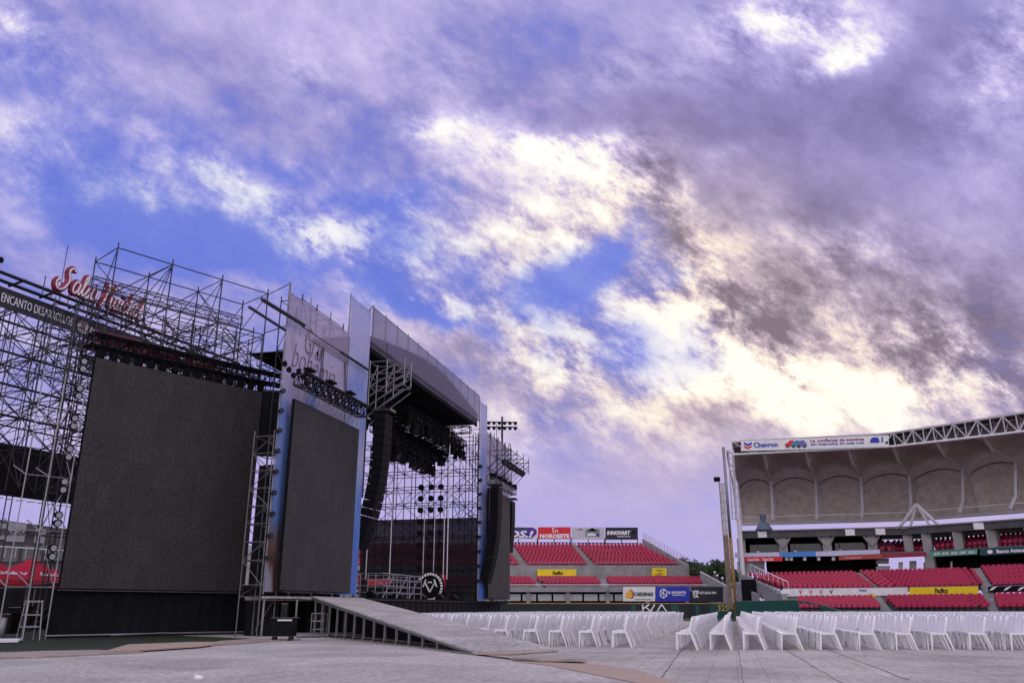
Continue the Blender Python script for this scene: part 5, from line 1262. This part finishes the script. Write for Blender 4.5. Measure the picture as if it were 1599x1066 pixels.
for k in range(8, NT): tr.quad((*station(sta[k])(-1.9), zb_(sta[k])+.3), (*station(sta[k+1])(-1.9), zb_(sta[k+1])+.3), (*station(sta[k+1])(-1.9), zt_(0)), (*station(sta[k])(-1.9), zt_(0)))
tr.build('roof_edge', mat('roof_edge_dark', (.16, .13, .13), .8), gs)  # plain dark sheet over and behind the front truss
# sign on the truss
plane = lambda u, v: onG(u, v, .25, 0)
def ribbon(u0, v0a, v0b, u1, v1a, v1b, o, m, label, name='banner', cat='banner', sg=None):
    """facade strip: left edge top/bottom v0a/v0b, right edge v1a/v1b"""
    P = [onG(u0, v0b, o, sg), onG(u1, v1b, o, sg), onG(u1, v1a, o, sg), onG(u0, v0a, o, sg)]; c = sum(P)/4
    t = thing(name, label, cat, (c[0], c[1], min(p[2] for p in P)))
    d = P[1]-P[0]; d[2] = 0; d = d/np.linalg.norm(d); n = V(d[1], -d[0], 0)
    mb = MB(); mb.prism(P, -n*.08); mb.build('cloth', m, t)
    ed = MB(); ed.bar(P[3]-n*.04, P[2]-n*.04, .05); ed.build('edge_pipe', GALV, t)
    def put(text, u, v, hpx, wpx, m2, shear=0., bold=.02):
        c0 = onG(u, v, o, sg); h = abs(onG(u, v-hpx/2, o, sg)[2]-onG(u, v+hpx/2, o, sg)[2]); w = np.linalg.norm(onG(u+wpx/2, v, o, sg)-onG(u-wpx/2, v, o, sg))
        xd = (P[1]+P[2])/2-(P[0]+P[3])/2
        return lettering(text, c0+n*.02, xd, (0, 0, 1), h, m2, t, width=w, shear=shear, bold=bold)
    def shape(sq, m2, lift=.03, nm='emblem'):
        mb = MB(); mb.prism([onG(a, b, o, sg)+n*.005 for a, b in sq], n*lift); return mb.build(nm, m2, t)
    return t, put, shape
t, put, shape = ribbon(1157, 687.5, 704, 1388, 679, 697.5, .3, WHITE2, 'long white sign reading Chevron along the canopy front truss', 'canopy_sign', 'sign', 0)
put('Chevron', 1195.5, 694, 8, 38, NAVY, 0, .03); put('La confianza de sentirte', 1307, 686.5, 4.8, 84, mat('wine_lettering', (.25, .02, .12), .5)); put('eso inspirados en cada ruta', 1307, 692.5, 4.6, 84, NAVY)
shape([(1162, 690), (1168, 693), (1174, 689.5), (1174, 693), (1168, 696.5), (1162, 693.5)], NAVY); shape([(1162, 695), (1168, 698), (1174, 694.5), (1174, 697.5), (1168, 701), (1162, 698)], RED)
for k, (du, m2) in enumerate(((0, RED), (9, mat('teal_print', (.03, .25, .35), .5)), (17, mat('grey_blue_print', (.12, .15, .35), .5)))):
    u = 1226+du; shape([(u, 697), (u, 692.5), (u+4, 691), (u+7, 687.3), (u+12, 687), (u+15, 690.5), (u+17, 693), (u+17, 697)], m2, .03+.02*k, 'printed_car')
    for q in (4, 13): shape([(u+q+2*math.cos(a), 697+2*math.sin(a)) for a in np.arange(0, 6.28, .8)], LETK, .05+.02*k, 'printed_wheel')
shape([(1359, 691), (1359, 686), (1363, 682.5), (1370, 682.5), (1373, 686), (1373, 691)], NAVY, .03, 'printed_car'); shape([(1376, 682), (1379, 681.5), (1379, 690), (1376, 690)], mat('grey_blue_print', (.12, .15, .35), .5)); shape([(1382, 690), (1386, 688), (1387, 692), (1383, 693)], LETK)

# balcony beam with stub columns
mb = MB()
def strip(mb, o0, o1, zb0, zt0, s0=0., s1=3., n=12):
    for k in range(n):
        a = station(s0+(s1-s0)*k/n); b = station(s0+(s1-s0)*(k+1)/n)
        mb.hexa([(*a(o0), zb0), (*b(o0), zb0), (*b(o1), zb0), (*a(o1), zb0), (*a(o0), zt0), (*b(o0), zt0), (*b(o1), zt0), (*a(o1), zt0)])
zz = lambda v, o, u=1250: onG(u, v, o)[2]
zA = zz(828, -3.0); zB = zz(838, -3.0)
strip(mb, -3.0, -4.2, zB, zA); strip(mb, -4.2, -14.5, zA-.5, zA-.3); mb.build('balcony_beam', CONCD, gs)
mb = MB(); a = [(*station(s)(-2.9), zA+.08) for s in np.linspace(0, 3, 12)]; mb.path(a, .10, 5); mb.build('balcony_rail', GALV, gs)
zS = zz(864, -3.0); zS2 = zz(877, -3.0)
for i, s in enumerate([.0, .262*1., .53, .80, 1.02, 1.25, 1.62, 2.0, 2.4, 2.8]):
    mb = MB(); p = station(s)(-3.7); q2 = station(s)(-3.2)
    mb.hexa([(*(station(s)(-4.4)-V(.5, 0)), 0 if i in (0, 5, 8) else zS), (*(station(s)(-3.3)-V(.5, 0)), 0 if i in (0, 5, 8) else zS), (*(station(s)(-3.3)+V(.5, 0)), 0 if i in (0, 5, 8) else zS), (*(station(s)(-4.4)+V(.5, 0)), 0 if i in (0, 5, 8) else zS),
             (*(station(s)(-4.4)-V(.5, 0)), zB), (*(station(s)(-3.3)-V(.5, 0)), zB), (*(station(s)(-3.3)+V(.5, 0)), zB), (*(station(s)(-4.4)+V(.5, 0)), zB)]); mb.build('column', CONC, gs)
# corbels and small white fittings on the beam
mb = MB()
for s in (.262, .53, .80): 
    for dx in (-.9, .9): mb.bar((*(station(s)(-3.3)+V(0, 0)), zB-1.4), (*(station(s)(-3.3)+V(dx, 0)), zB), .16)
mb.build('corbel', CONC, gs)
for i, s in enumerate((.14, .68, .86, 1.9)):
    p = station(s)(-2.8); t = thing('junction_box', 'small pale box fixed to the balcony beam, %s from left' % ORD[i], 'box', (*p, zB+.2)); mb = MB(); mb.box((*p, zB+.4), (1.1, .2, .75)); mb.build('cover', WHITE2, t, bevel=.03)
    mb = MB(); mb.bar((*p, zB+.0), (*p, zB+.8), .05); mb.build('conduit', GALV, t)
# press boxes behind (dark), only for the left half; open red deck to the right
sP = stn_u(1368, 850, -3.)
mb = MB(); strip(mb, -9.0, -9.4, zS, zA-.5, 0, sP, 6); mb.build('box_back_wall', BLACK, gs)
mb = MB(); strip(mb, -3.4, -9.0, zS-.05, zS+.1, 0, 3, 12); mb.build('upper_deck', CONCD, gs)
for i in range(3):
    s = (.02, .27, .54, .81)[i]; e_ = (.02, .27, .54, .81)[i+1]
    a = station(s+.03)(-5.0); b = station(e_-.03)(-5.0); mb = MB(); mb.wall(a, b, zS+.3, zB-.7, .05)
    mb.build('box_window', mat('box_glass', (.015, .015, .02), .12, 0, .2, 1, spec=.6), gs)
for i, s in enumerate((.1, .33, .60)):
    p = station(s)(-4.6); t = thing('spotlight', 'small white lamp glinting in the dark boxes, %s from left' % ORD[i], 'light', (*p, zB-1.6)); mb = MB(); mb.sphere((*p, zB-1.7), .22, 8, 5); mb.build('shade', WHITE, t, True); mb = MB(); mb.bar((*p, zB-1.5), (*p, zB-.6), .03); mb.build('cord', GALV, t)
# end wall of boxes
mb = MB(); mb.wall(station(0.01)(-3.5), station(0.01)(-9), zS, zA, .2); mb.build('end_wall', CONCD, gs)
# upper red seats right of the boxes
def gseat(u0, u1, vb, vt, w0, w1, o0, o1, rows, vb1=None, vt1=None, pitch=.50):
    vb1 = vb if vb1 is None else vb1; vt1 = vt if vt1 is None else vt1
    global gm
    for sgi in range(3):
        # clip the span to one facade segment
        lo = (1100, 1400, 1520)[sgi]; hi = (1400, 1520, 1700)[sgi]
        a = max(u0, lo); b = min(u1, hi)
        if b-a < 3: continue
        fa = (a-u0)/(u1-u0); fb_ = (b-u0)/(u1-u0); lp = lambda x, y, f: x+(y-x)*f
        l0 = onG(a, lp(vb, vb1, fa), o0, sgi); r0 = onG(b, lp(vb, vb1, fb_), o0, sgi)
        l1 = onG(lp(w0, w1, fa), lp(vt, vt1, fa), o1, sgi); r1 = onG(lp(w0, w1, fb_), lp(vt, vt1, fb_), o1, sgi)
        rake(gm, l0, r0, l1, r1, rows); seat_rows(l0, r0, l1, r1, rows, pitch, math.atan2(GN[sgi][1], GN[sgi][0])+math.pi/2*0)
gm = MB()
gseat(1376, 1452, 864, 850, 1368, 1450, -3.5, -9, 5, 863, 848)
gseat(1462, 1640, 859, 847, 1456, 1660, -3.5, -9, 5, 849, 833)
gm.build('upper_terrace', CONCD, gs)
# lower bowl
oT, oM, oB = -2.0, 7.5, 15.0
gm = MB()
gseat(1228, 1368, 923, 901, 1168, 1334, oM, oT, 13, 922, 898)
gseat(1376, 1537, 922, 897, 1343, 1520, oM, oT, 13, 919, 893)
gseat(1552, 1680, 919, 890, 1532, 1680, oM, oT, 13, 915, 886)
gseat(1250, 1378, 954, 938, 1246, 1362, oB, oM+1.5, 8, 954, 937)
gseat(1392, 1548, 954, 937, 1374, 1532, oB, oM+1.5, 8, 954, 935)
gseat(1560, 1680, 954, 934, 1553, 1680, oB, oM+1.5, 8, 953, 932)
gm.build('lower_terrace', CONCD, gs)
mb = MB(); strip(mb, oM+.6, oM+.3, 0, zz(929, oM+.6), .30, 3, 12); mb.build('divider_wall', CONC, gs)
# aisles as stairs
def aisle(u0, u1, v0, w0, w1, v1, o0, o1, n):
    mb = MB()
    for k in range(n):
        f = (k+.5)/n; a = onG(u0, v0, o0)*(1-f)+onG(w0, v1, o1)*f; b = onG(u1, v0, o0)*(1-f)+onG(w1, v1, o1)*f; mb.wall(a, b, a[2]-.8, a[2], .9)
    mb.build('stair', CONC, gs)
aisle(1368, 1376, 920, 1334, 1343, 893, oM, oT, 13); aisle(1537, 1552, 917, 1520, 1532, 886, oM, oT, 13)
aisle(1378, 1392, 951, 1362, 1374, 929, oB, oM, 8); aisle(1548, 1560, 951, 1532, 1553, 927, oB, oM, 8)
# left end concrete: stepped raker beam and underside
a = onG(1165, 895, oT); b = onG(1226, 924, oM)
mb = MB(); n = 12
for k in range(n):
    f0 = k/n; f1 = (k+1)/n; p = a*(1-f0)+b*f0; q_ = a*(1-f1)+b*f1
    p = p-V(.7, 0, 0); q_ = q_-V(.7, 0, 0); mb.wall(p, q_, (p[2]-1.7, q_[2]-1.5), (p[2]+.0, p[2]+.0), .5)
mb.wall(b-V(.7, 0, 0), b-V(.2, 2, 0), (0, 0), (b[2]-.2, b[2]-.2), .5)
mb.build('raker_beam', CONC, gs)
mb = MB(); hr = [a+V(.6, 0, 1.1), b+V(.4, 0, 1.1)]; mb.bar(hr[0], hr[1], .06)
for k in range(9): w = k/8; p = hr[0]*(1-w)+hr[1]*w; mb.bar(p, p-V(0, 0, 1.1), .035)
mb.build('handrail', WHITE2, gs)
mb = MB(); a2 = onG(1150, 900, oT-.5); mb.wall(a2, onG(1184, 930, oM-3), 0, (a2[2]-.6, 2.6), .3); mb.build('side_wall', CONC, gs)
a3 = onG(1158, 912, 2.); b3 = onG(1182, 938, 3.); mb = MB(); mb.wall((a3[0], a3[1]), (b3[0], b3[1]), 0, 4.4, .2); mb.build('doorway', BLACK, gs)
# dark concourse behind lower bowl
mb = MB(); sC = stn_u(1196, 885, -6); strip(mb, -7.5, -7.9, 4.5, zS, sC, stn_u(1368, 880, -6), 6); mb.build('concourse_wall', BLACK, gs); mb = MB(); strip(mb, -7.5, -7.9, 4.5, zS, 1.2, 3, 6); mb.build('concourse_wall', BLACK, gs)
zR0 = zz(870, -2.9); 
# ribbons
t, put, shape = ribbon(1147, 863.5, 870.5, 1217, 861.5, 868.5, -2.7, mat('lilac_print', (.50, .50, .68), .5), 'pale ribbon board left of the blue ribbon on the upper deck'); 
t, put, shape = ribbon(1217, 862.5, 869, 1274, 860.5, 868, -2.7, mat('sky_blue_print', (.05, .22, .62), .5), 'bright blue ribbon board on the upper deck edge')
t, put, shape = ribbon(1274, 860.5, 868, 1374, 857.5, 866, -2.7, MATS['lilac_print'], 'pale ribbon board right of the blue ribbon on the upper deck')
t, put, shape = ribbon(1155, 869.5, 876.5, 1222, 868.5, 875.5, -2.5, RED, 'red banner with white script below the pale ribbon'); put('Coca-Cola', 1176, 873, 4.5, 18, LETW, .3); put('Coca-Cola', 1199, 872.7, 4.5, 17, LETW, .3)
t, put, shape = ribbon(1310, 867, 874, 1378, 864.5, 871.5, -2.5, mat('brown_red_print', (.35, .05, .04), .5), 'brownish red banner under the right pale ribbon'); put('Frescura', 1332, 870, 4, 25, mat('pink_lettering', (.7, .3, .35), .5), .3)
t, put, shape = ribbon(1378, 863.5, 871, 1446, 861, 868, -2.7, mat('maroon2_print', (.25, .01, .04), .5), 'maroon ribbon with four white oval logos')
for k in range(4):
    u = 1389+15.5*k; v = 867-.55*k; shape([(u+6*math.cos(a), v+2.6*math.sin(a)) for a in np.arange(0, 6.28, .5)], LETW); put('KIA', u, v, 2.2, 7, RED).location = tuple(V(*(GN[1]*.05), 0))
t, put, shape = ribbon(1452, 860.5, 869, 1526, 857, 865, -2.7, mat('sage_print', (.08, .28, .20), .5), 'sage green ribbon board with white marks')
for k in range(5): put(('LUN', 'IHE', 'SALUD', 'CAFE', 'GALA')[k], 1463+13.5*k, 864.3-.65*k, 4, 10, LETW, .2)
t, put, shape = ribbon(1530, 856, 867, 1640, 850, 861, -2.7, mat('dark_teal_print', (.01, .06, .07), .5), 'dark teal ribbon board reading Banco Azteca'); put('Banco Azteca', 1578, 859.3, 5.5, 44, LETW, 0, .03); shape([(1546+4.5*math.cos(a), 861+3*math.sin(a)) for a in np.arange(0, 6.28, .5)], LETW)
# white notice board / bright gap objects below
t, put, shape = ribbon(1222, 918.5, 930.5, 1352, 917.5, 929.5, oM+.8, WHITE2, 'long white banner with red and black V marks on the lower stand', sg=0)
for k, m2 in enumerate((RED, RED, RED, LETK)): put('V', 1250+16*k, 923.5, 6.5, 5.5, MATS['red_print'] if m2 is RED else m2, 0, .03)
put('TOMATEROS', 1228, 927, 1.4, 9, GALV)
t, put, shape = ribbon(1352, 917.5, 929.5, 1418, 916.5, 928.5, oM+.8, WHITE2, 'white banner with script and dark round emblem on the lower stand'); put('Clinica', 1345, 920.5, 4, 16, NAVY); put('Caliente', 1373, 923, 4.5, 22, LETK, .3); shape([(1401+5*math.cos(a), 922.5+4.2*math.sin(a)) for a in np.arange(0, 6.28, .5)], LETK)
t, put, shape = ribbon(1420, 916.5, 928.5, 1527, 914.5, 927, oM+.8, YEL, 'long yellow banner with black script on the lower stand'); put('Pacifico', 1470, 921.5, 8, 21, LETK, .15, .04)
t, put, shape = ribbon(1543, 915.5, 925, 1640, 912, 922, oM+.8, BLACK, 'black banner with white slanted strokes at the right edge')
for k in range(4): u = 1545+22*k; shape([(u, 922), (u+4, 917), (u+13, 914.5), (u+6, 920)], LETW)
t, put, shape = ribbon(1356, 927, 934, 1366, 927, 934, oM+1.0, YEL, 'small yellow sign hanging below the white banner'); put('LEY', 1361, 930.5, 3, 6, RAIL)
t, put, shape = ribbon(1151, 877, 894, 1194, 876, 894, -6.2, mat('sky_gap_white', (.72, .72, .76), .5, trans=.4), 'white sheet standing in for sky seen through the left end of the concourse', 'sky_gap_sheet', 'sheet')  # translucent white sheet added in place of the open sky behind
for k, (u, v, w, h) in enumerate(((1368, 872, 20, 8), (1368, 884, 22, 8), (1420, 876, 11, 12), (1442, 878, 10, 12), (1455, 882, 7, 10), (1484, 876, 3, 16), (1403, 878, 7, 14))):
    t, put, shape = ribbon(u, v, v+h, u+w, v-.3, v+h-.3, -6.0+.1*k, WHITE2, 'pale hanging panel in the concourse gap, %s of seven' % ORD[k], 'pale_board', 'board')
# concourse pennants under ribbon
for k, u in enumerate((1226, 1233, 1254, 1276, 1299)):
    t, put, shape = ribbon(u, 869, 874.5, u+5, 869, 874.5, -3.2, WHITE2, 'small white box hanging under the blue ribbon, %s from left' % ORD[k], 'hanging_box', 'box')
# blue dish-like fixture and A-frame on the balcony
p = onG(1192, 815, -3.2); t = thing('covered_machine', 'blue-grey covered fixture standing on the balcony beam', 'fixture', (p[0], p[1], zA))
mb = MB(); BG = mat('blue_grey_cover', (.10, .13, .20), .6); mb.bar((p[0], p[1], zA+.2), (p[0], p[1], zA+1.1), 1.1, 10, .55); mb.bar((p[0], p[1], zA+1.1), (p[0], p[1], zA+2.1), .25, 8, .5); mb.build('cover', BG, t)
mb = MB(); mb.bar((p[0], p[1], zA-.1), (p[0], p[1], zA+.3), .2); mb.build('foot', GALV, t)
mb = MB()
for u0, u1 in ((1431, 1402), (1431, 1466), (1431, 1420), (1431, 1452)):
    a = onG(u0, 787, -3.4); b = onG(u1, 816, -3.4); b[2] = zA; mb.bar(a, b, .20 if u1 in (1402, 1466) else .15, 6)
mb.build('a_frame', PVCW, gs)
# green padded wall running from the foul pole in front of the lower seats
gw = thing('field_wall', 'green padded field wall in front of the right grandstand', 'wall', (*onC(1160, 950, 97)[:2], 0))
def onW(u, v): return onp(u, v, fb[:2]+V(.3, -.3), ofs(1, 17.5)+V(-2, 0))
pts = [(1151, 938.5), (1200, 937.5), (1240, 936.5), (1262, 939), (1290, 946), (1312, 953), (1400, 953.5)]
mb = MB()
for (u0, v0), (u1, v1) in zip(pts[:-1], pts[1:]):
    a = onW(u0, v0); b = onW(u1, v1); mb.wall(a, b, 0, (a[2], b[2]), .3)
mb.build('padding', GREENW, gw)
mb = MB()
for (u0, v0), (u1, v1) in zip(pts[:-1], pts[1:]): mb.bar(onW(u0, v0), onW(u1, v1), .05)
mb.build('top_edge', mat('wall_edge', (.10, .11, .10), .7), gw)

# ------------------------------------------------------------------ stadium seats: a red shell each
def seat_mesh():
    m_ = MB(); m_.box((0, 0, .40), (.40, .44, .06)); m_.hexa([(-.24, -.22, .40), (-.18, -.22, .40), (-.18, .22, .40), (-.24, .22, .40), (-.30, -.17, .72), (-.25, -.17, .72), (-.25, .17, .72), (-.30, .17, .72)]); m_.box((-.1, 0, .2), (.06, .3, .38)); return m_
seat_list = [q for q in seat_list if 20 < 0+1 or True]
def pdist(q): d = V(q[0], q[1], q[2])-CE; return d@CF
def inview(q):
    d = V(q[0], q[1], q[2])-CE; z = d@CF; u = 799.5+FPX*(d@CR)/z; return 520 < u < 1610 if z > 0 else False
seat_list = [q for q in seat_list if inview(q)]
seat_list.sort(key=pdist)
sm = seat_mesh(); st_ = thing('stadium_seat', '', 'seat', (0, 0, 0), 'crimson stadium seats nearest us in the right grandstand')
m1 = MB(); m1.v = sm.v[:8]; m1.f = sm.f[:6]; m1.build('seat_pan', SEATM, st_); m2 = MB(); m2.v = sm.v[8:16]; m2.f = sm.f[:6]; m2.build('backrest', SEATM, st_)
m3 = MB(); m3.v = sm.v[16:24]; m3.f = sm.f[:6]; m3.build('bracket', CONCD, st_)
for i, (x, y, z, a) in enumerate(seat_list[:280]):
    c = st_ if i == 0 else dup(st_); c.location = (x, y, z-.05); c.rotation_euler = (0, 0, a); c['label'] = 'crimson plastic seat in the lowest rows of the right grandstand'
rest = seat_list[280:]; sv = np.array(sm.v, float); Vs = []; Fs = []
for i, (x, y, z, a) in enumerate(rest):
    ca, sa_ = math.cos(a), math.sin(a); X_ = sv[:, 0]*ca-sv[:, 1]*sa_+x; Y_ = sv[:, 0]*sa_+sv[:, 1]*ca+y; Vs.append(np.stack([X_, Y_, sv[:, 2]+z-.05], 1)); Fs += [tuple(q+i*len(sv) for q in f) for f in sm.f]
me = bpy.data.meshes.new('stadium_seats'); me.from_pydata(np.concatenate(Vs).tolist(), [], Fs); me.materials.append(SEATM)
o = bpy.data.objects.new('stadium_seats', me); COL.objects.link(o); struct(o, 'stuff'); o['label'] = 'rows of crimson stadium seats in both stands'
print('seats', len(seat_list), 'chairs', len(chairs))

# ------------------------------------------------------------------ floodlight mast behind the stage
b0 = onC(784, 700, 160); zt_f = onC(784, 655, 160)[2]
t = thing('floodlight_mast', 'tall stadium floodlight mast rising behind the far end of the stage', 'light', (b0[0], b0[1], 0))
mb = MB(); mb.bar((b0[0], b0[1], 0), (b0[0], b0[1], zt_f+.6), .35, 10, .2); mb.build('pole', STEEL, t)
mb = MB()
for v in (658.5, 666): a = onC(760, v, 160); b = onC(808, v+.8, 160); mb.bar(a, b, .12)
mb.build('crossarm', STEEL, t)
for v in (660, 668):
    for k in range(6):
        u = 763+8.3*k; p = onC(u, v+.1*k, 159.6); mb = MB(); mb.bar(p+V(.1, -.3, -.1), p+V(-.1, .3, .2), .36, 8, .22); mb.build('lamp', BLACK, t)
p = onC(1, 405, 60); t = thing('floodlight', 'dark floodlight fitting poking in at the left edge above the lattice', 'light', p); mb = MB(); mb.box(p-V(.3, 0, 0), (.8, .4, .4), .3); mb.build('housing', BLACK, t, bevel=.05)
mb = MB(); mb.bar(p-V(.5, 0, 0), p-V(.9, 0, 1.5), .05); mb.build('arm', STEEL, t)
# overhead wires
mb = MB(); A_ = V(*on(640, 690, 'y', 150)); B_ = V(*on(1640, 462, 'y', 62)); pts = [A_*(1-w)+B_*w-V(0, 0, 4*w*(1-w)*1.2) for w in np.linspace(0, 1, 24)]; mb.path(pts, .007, 4)
tag(mb.build('overhead_wire', STEEL), 'thin wire crossing the sky from the stage to the right grandstand', 'wire')

# ------------------------------------------------------------------ trees beyond
LEAF = mat('foliage', (.028, .050, .022), .8, 0, .45, .8, trans=.25, col2=(.05, .085, .03))
def tree(x, y, h, r, label):
    t = thing('broadleaf_tree', label, 'tree', (x, y, 0), 'trees beyond the outfield')
    mb = MB(); mb.bar((x, y, 0), (x, y, h*.6), .3, 7, .16)
    for k in range(6): a = random.uniform(0, 6.28); mb.bar((x, y, h*(.35+.05*k)), (x+r*.6*math.cos(a), y+r*.6*math.sin(a), h*(.62+.05*k)), .12, 5, .05)
    mb.build('trunk', BARK, t)
    mb = MB(); cl = []
    for k in range(26):
        a = random.uniform(0, 6.28); e = random.uniform(-.6, 1.4); q = random.uniform(.35, .95); cl.append((x+r*q*math.cos(a)*math.cos(e), y+r*q*math.sin(a)*math.cos(e), h*.68+h*.30*math.sin(e)*q*1.05, random.uniform(.25, .42)*r))
    for cx, cy, cz, cr in cl:
        for k in range(70):
            u = Vector((random.gauss(0, 1), random.gauss(0, 1), random.gauss(0, 1))).normalized()*cr*random.uniform(.6, 1.05); p = Vector((cx, cy, cz))+Vector((u.x, u.y, u.z*.7))
            s = random.uniform(.12, .26); d1_ = Vector((random.gauss(0, 1), random.gauss(0, 1), random.gauss(0, 1))).normalized(); d2_ = d1_.orthogonal().normalized()
            mb.quad(p-d1_*s-d2_*s*.6, p+d1_*s-d2_*s*.6, p+d1_*s+d2_*s*.6, p-d1_*s+d2_*s*.6)
    mb.build('crown', LEAF, t)
def treeat(u, vtop, D_, r, label): p = onC(u, vtop, D_); tree(p[0], p[1], p[2], r, label)
treeat(1074, 871, 165, 3.4, 'dark round tree directly right of the centre stand')
treeat(1092, 877, 172, 3.2, 'small dark tree second from the centre stand')
treeat(1108, 879, 166, 2.6, 'lowest dark tree between two taller ones')
treeat(1122, 871, 160, 3.2, 'dark tree immediately left of the foul pole')
treeat(1144, 885, 168, 3.4, 'dark tree mostly hidden behind the foul pole')
for k, (u, v) in enumerate(((1116, 893), (1120, 898), (1128, 902))):
    p = onC(u, v, 150); t = thing('street_lamp', 'small white globe lamp before the trees, %s from left' % ORD[k], 'lamp', (p[0], p[1], 0)); mb = MB(); mb.sphere(p, .2, 8, 6); mb.build('globe', WHITE, t, True); mb = MB(); mb.bar((p[0], p[1], 0), p, .08); mb.build('pole', GALV, t)
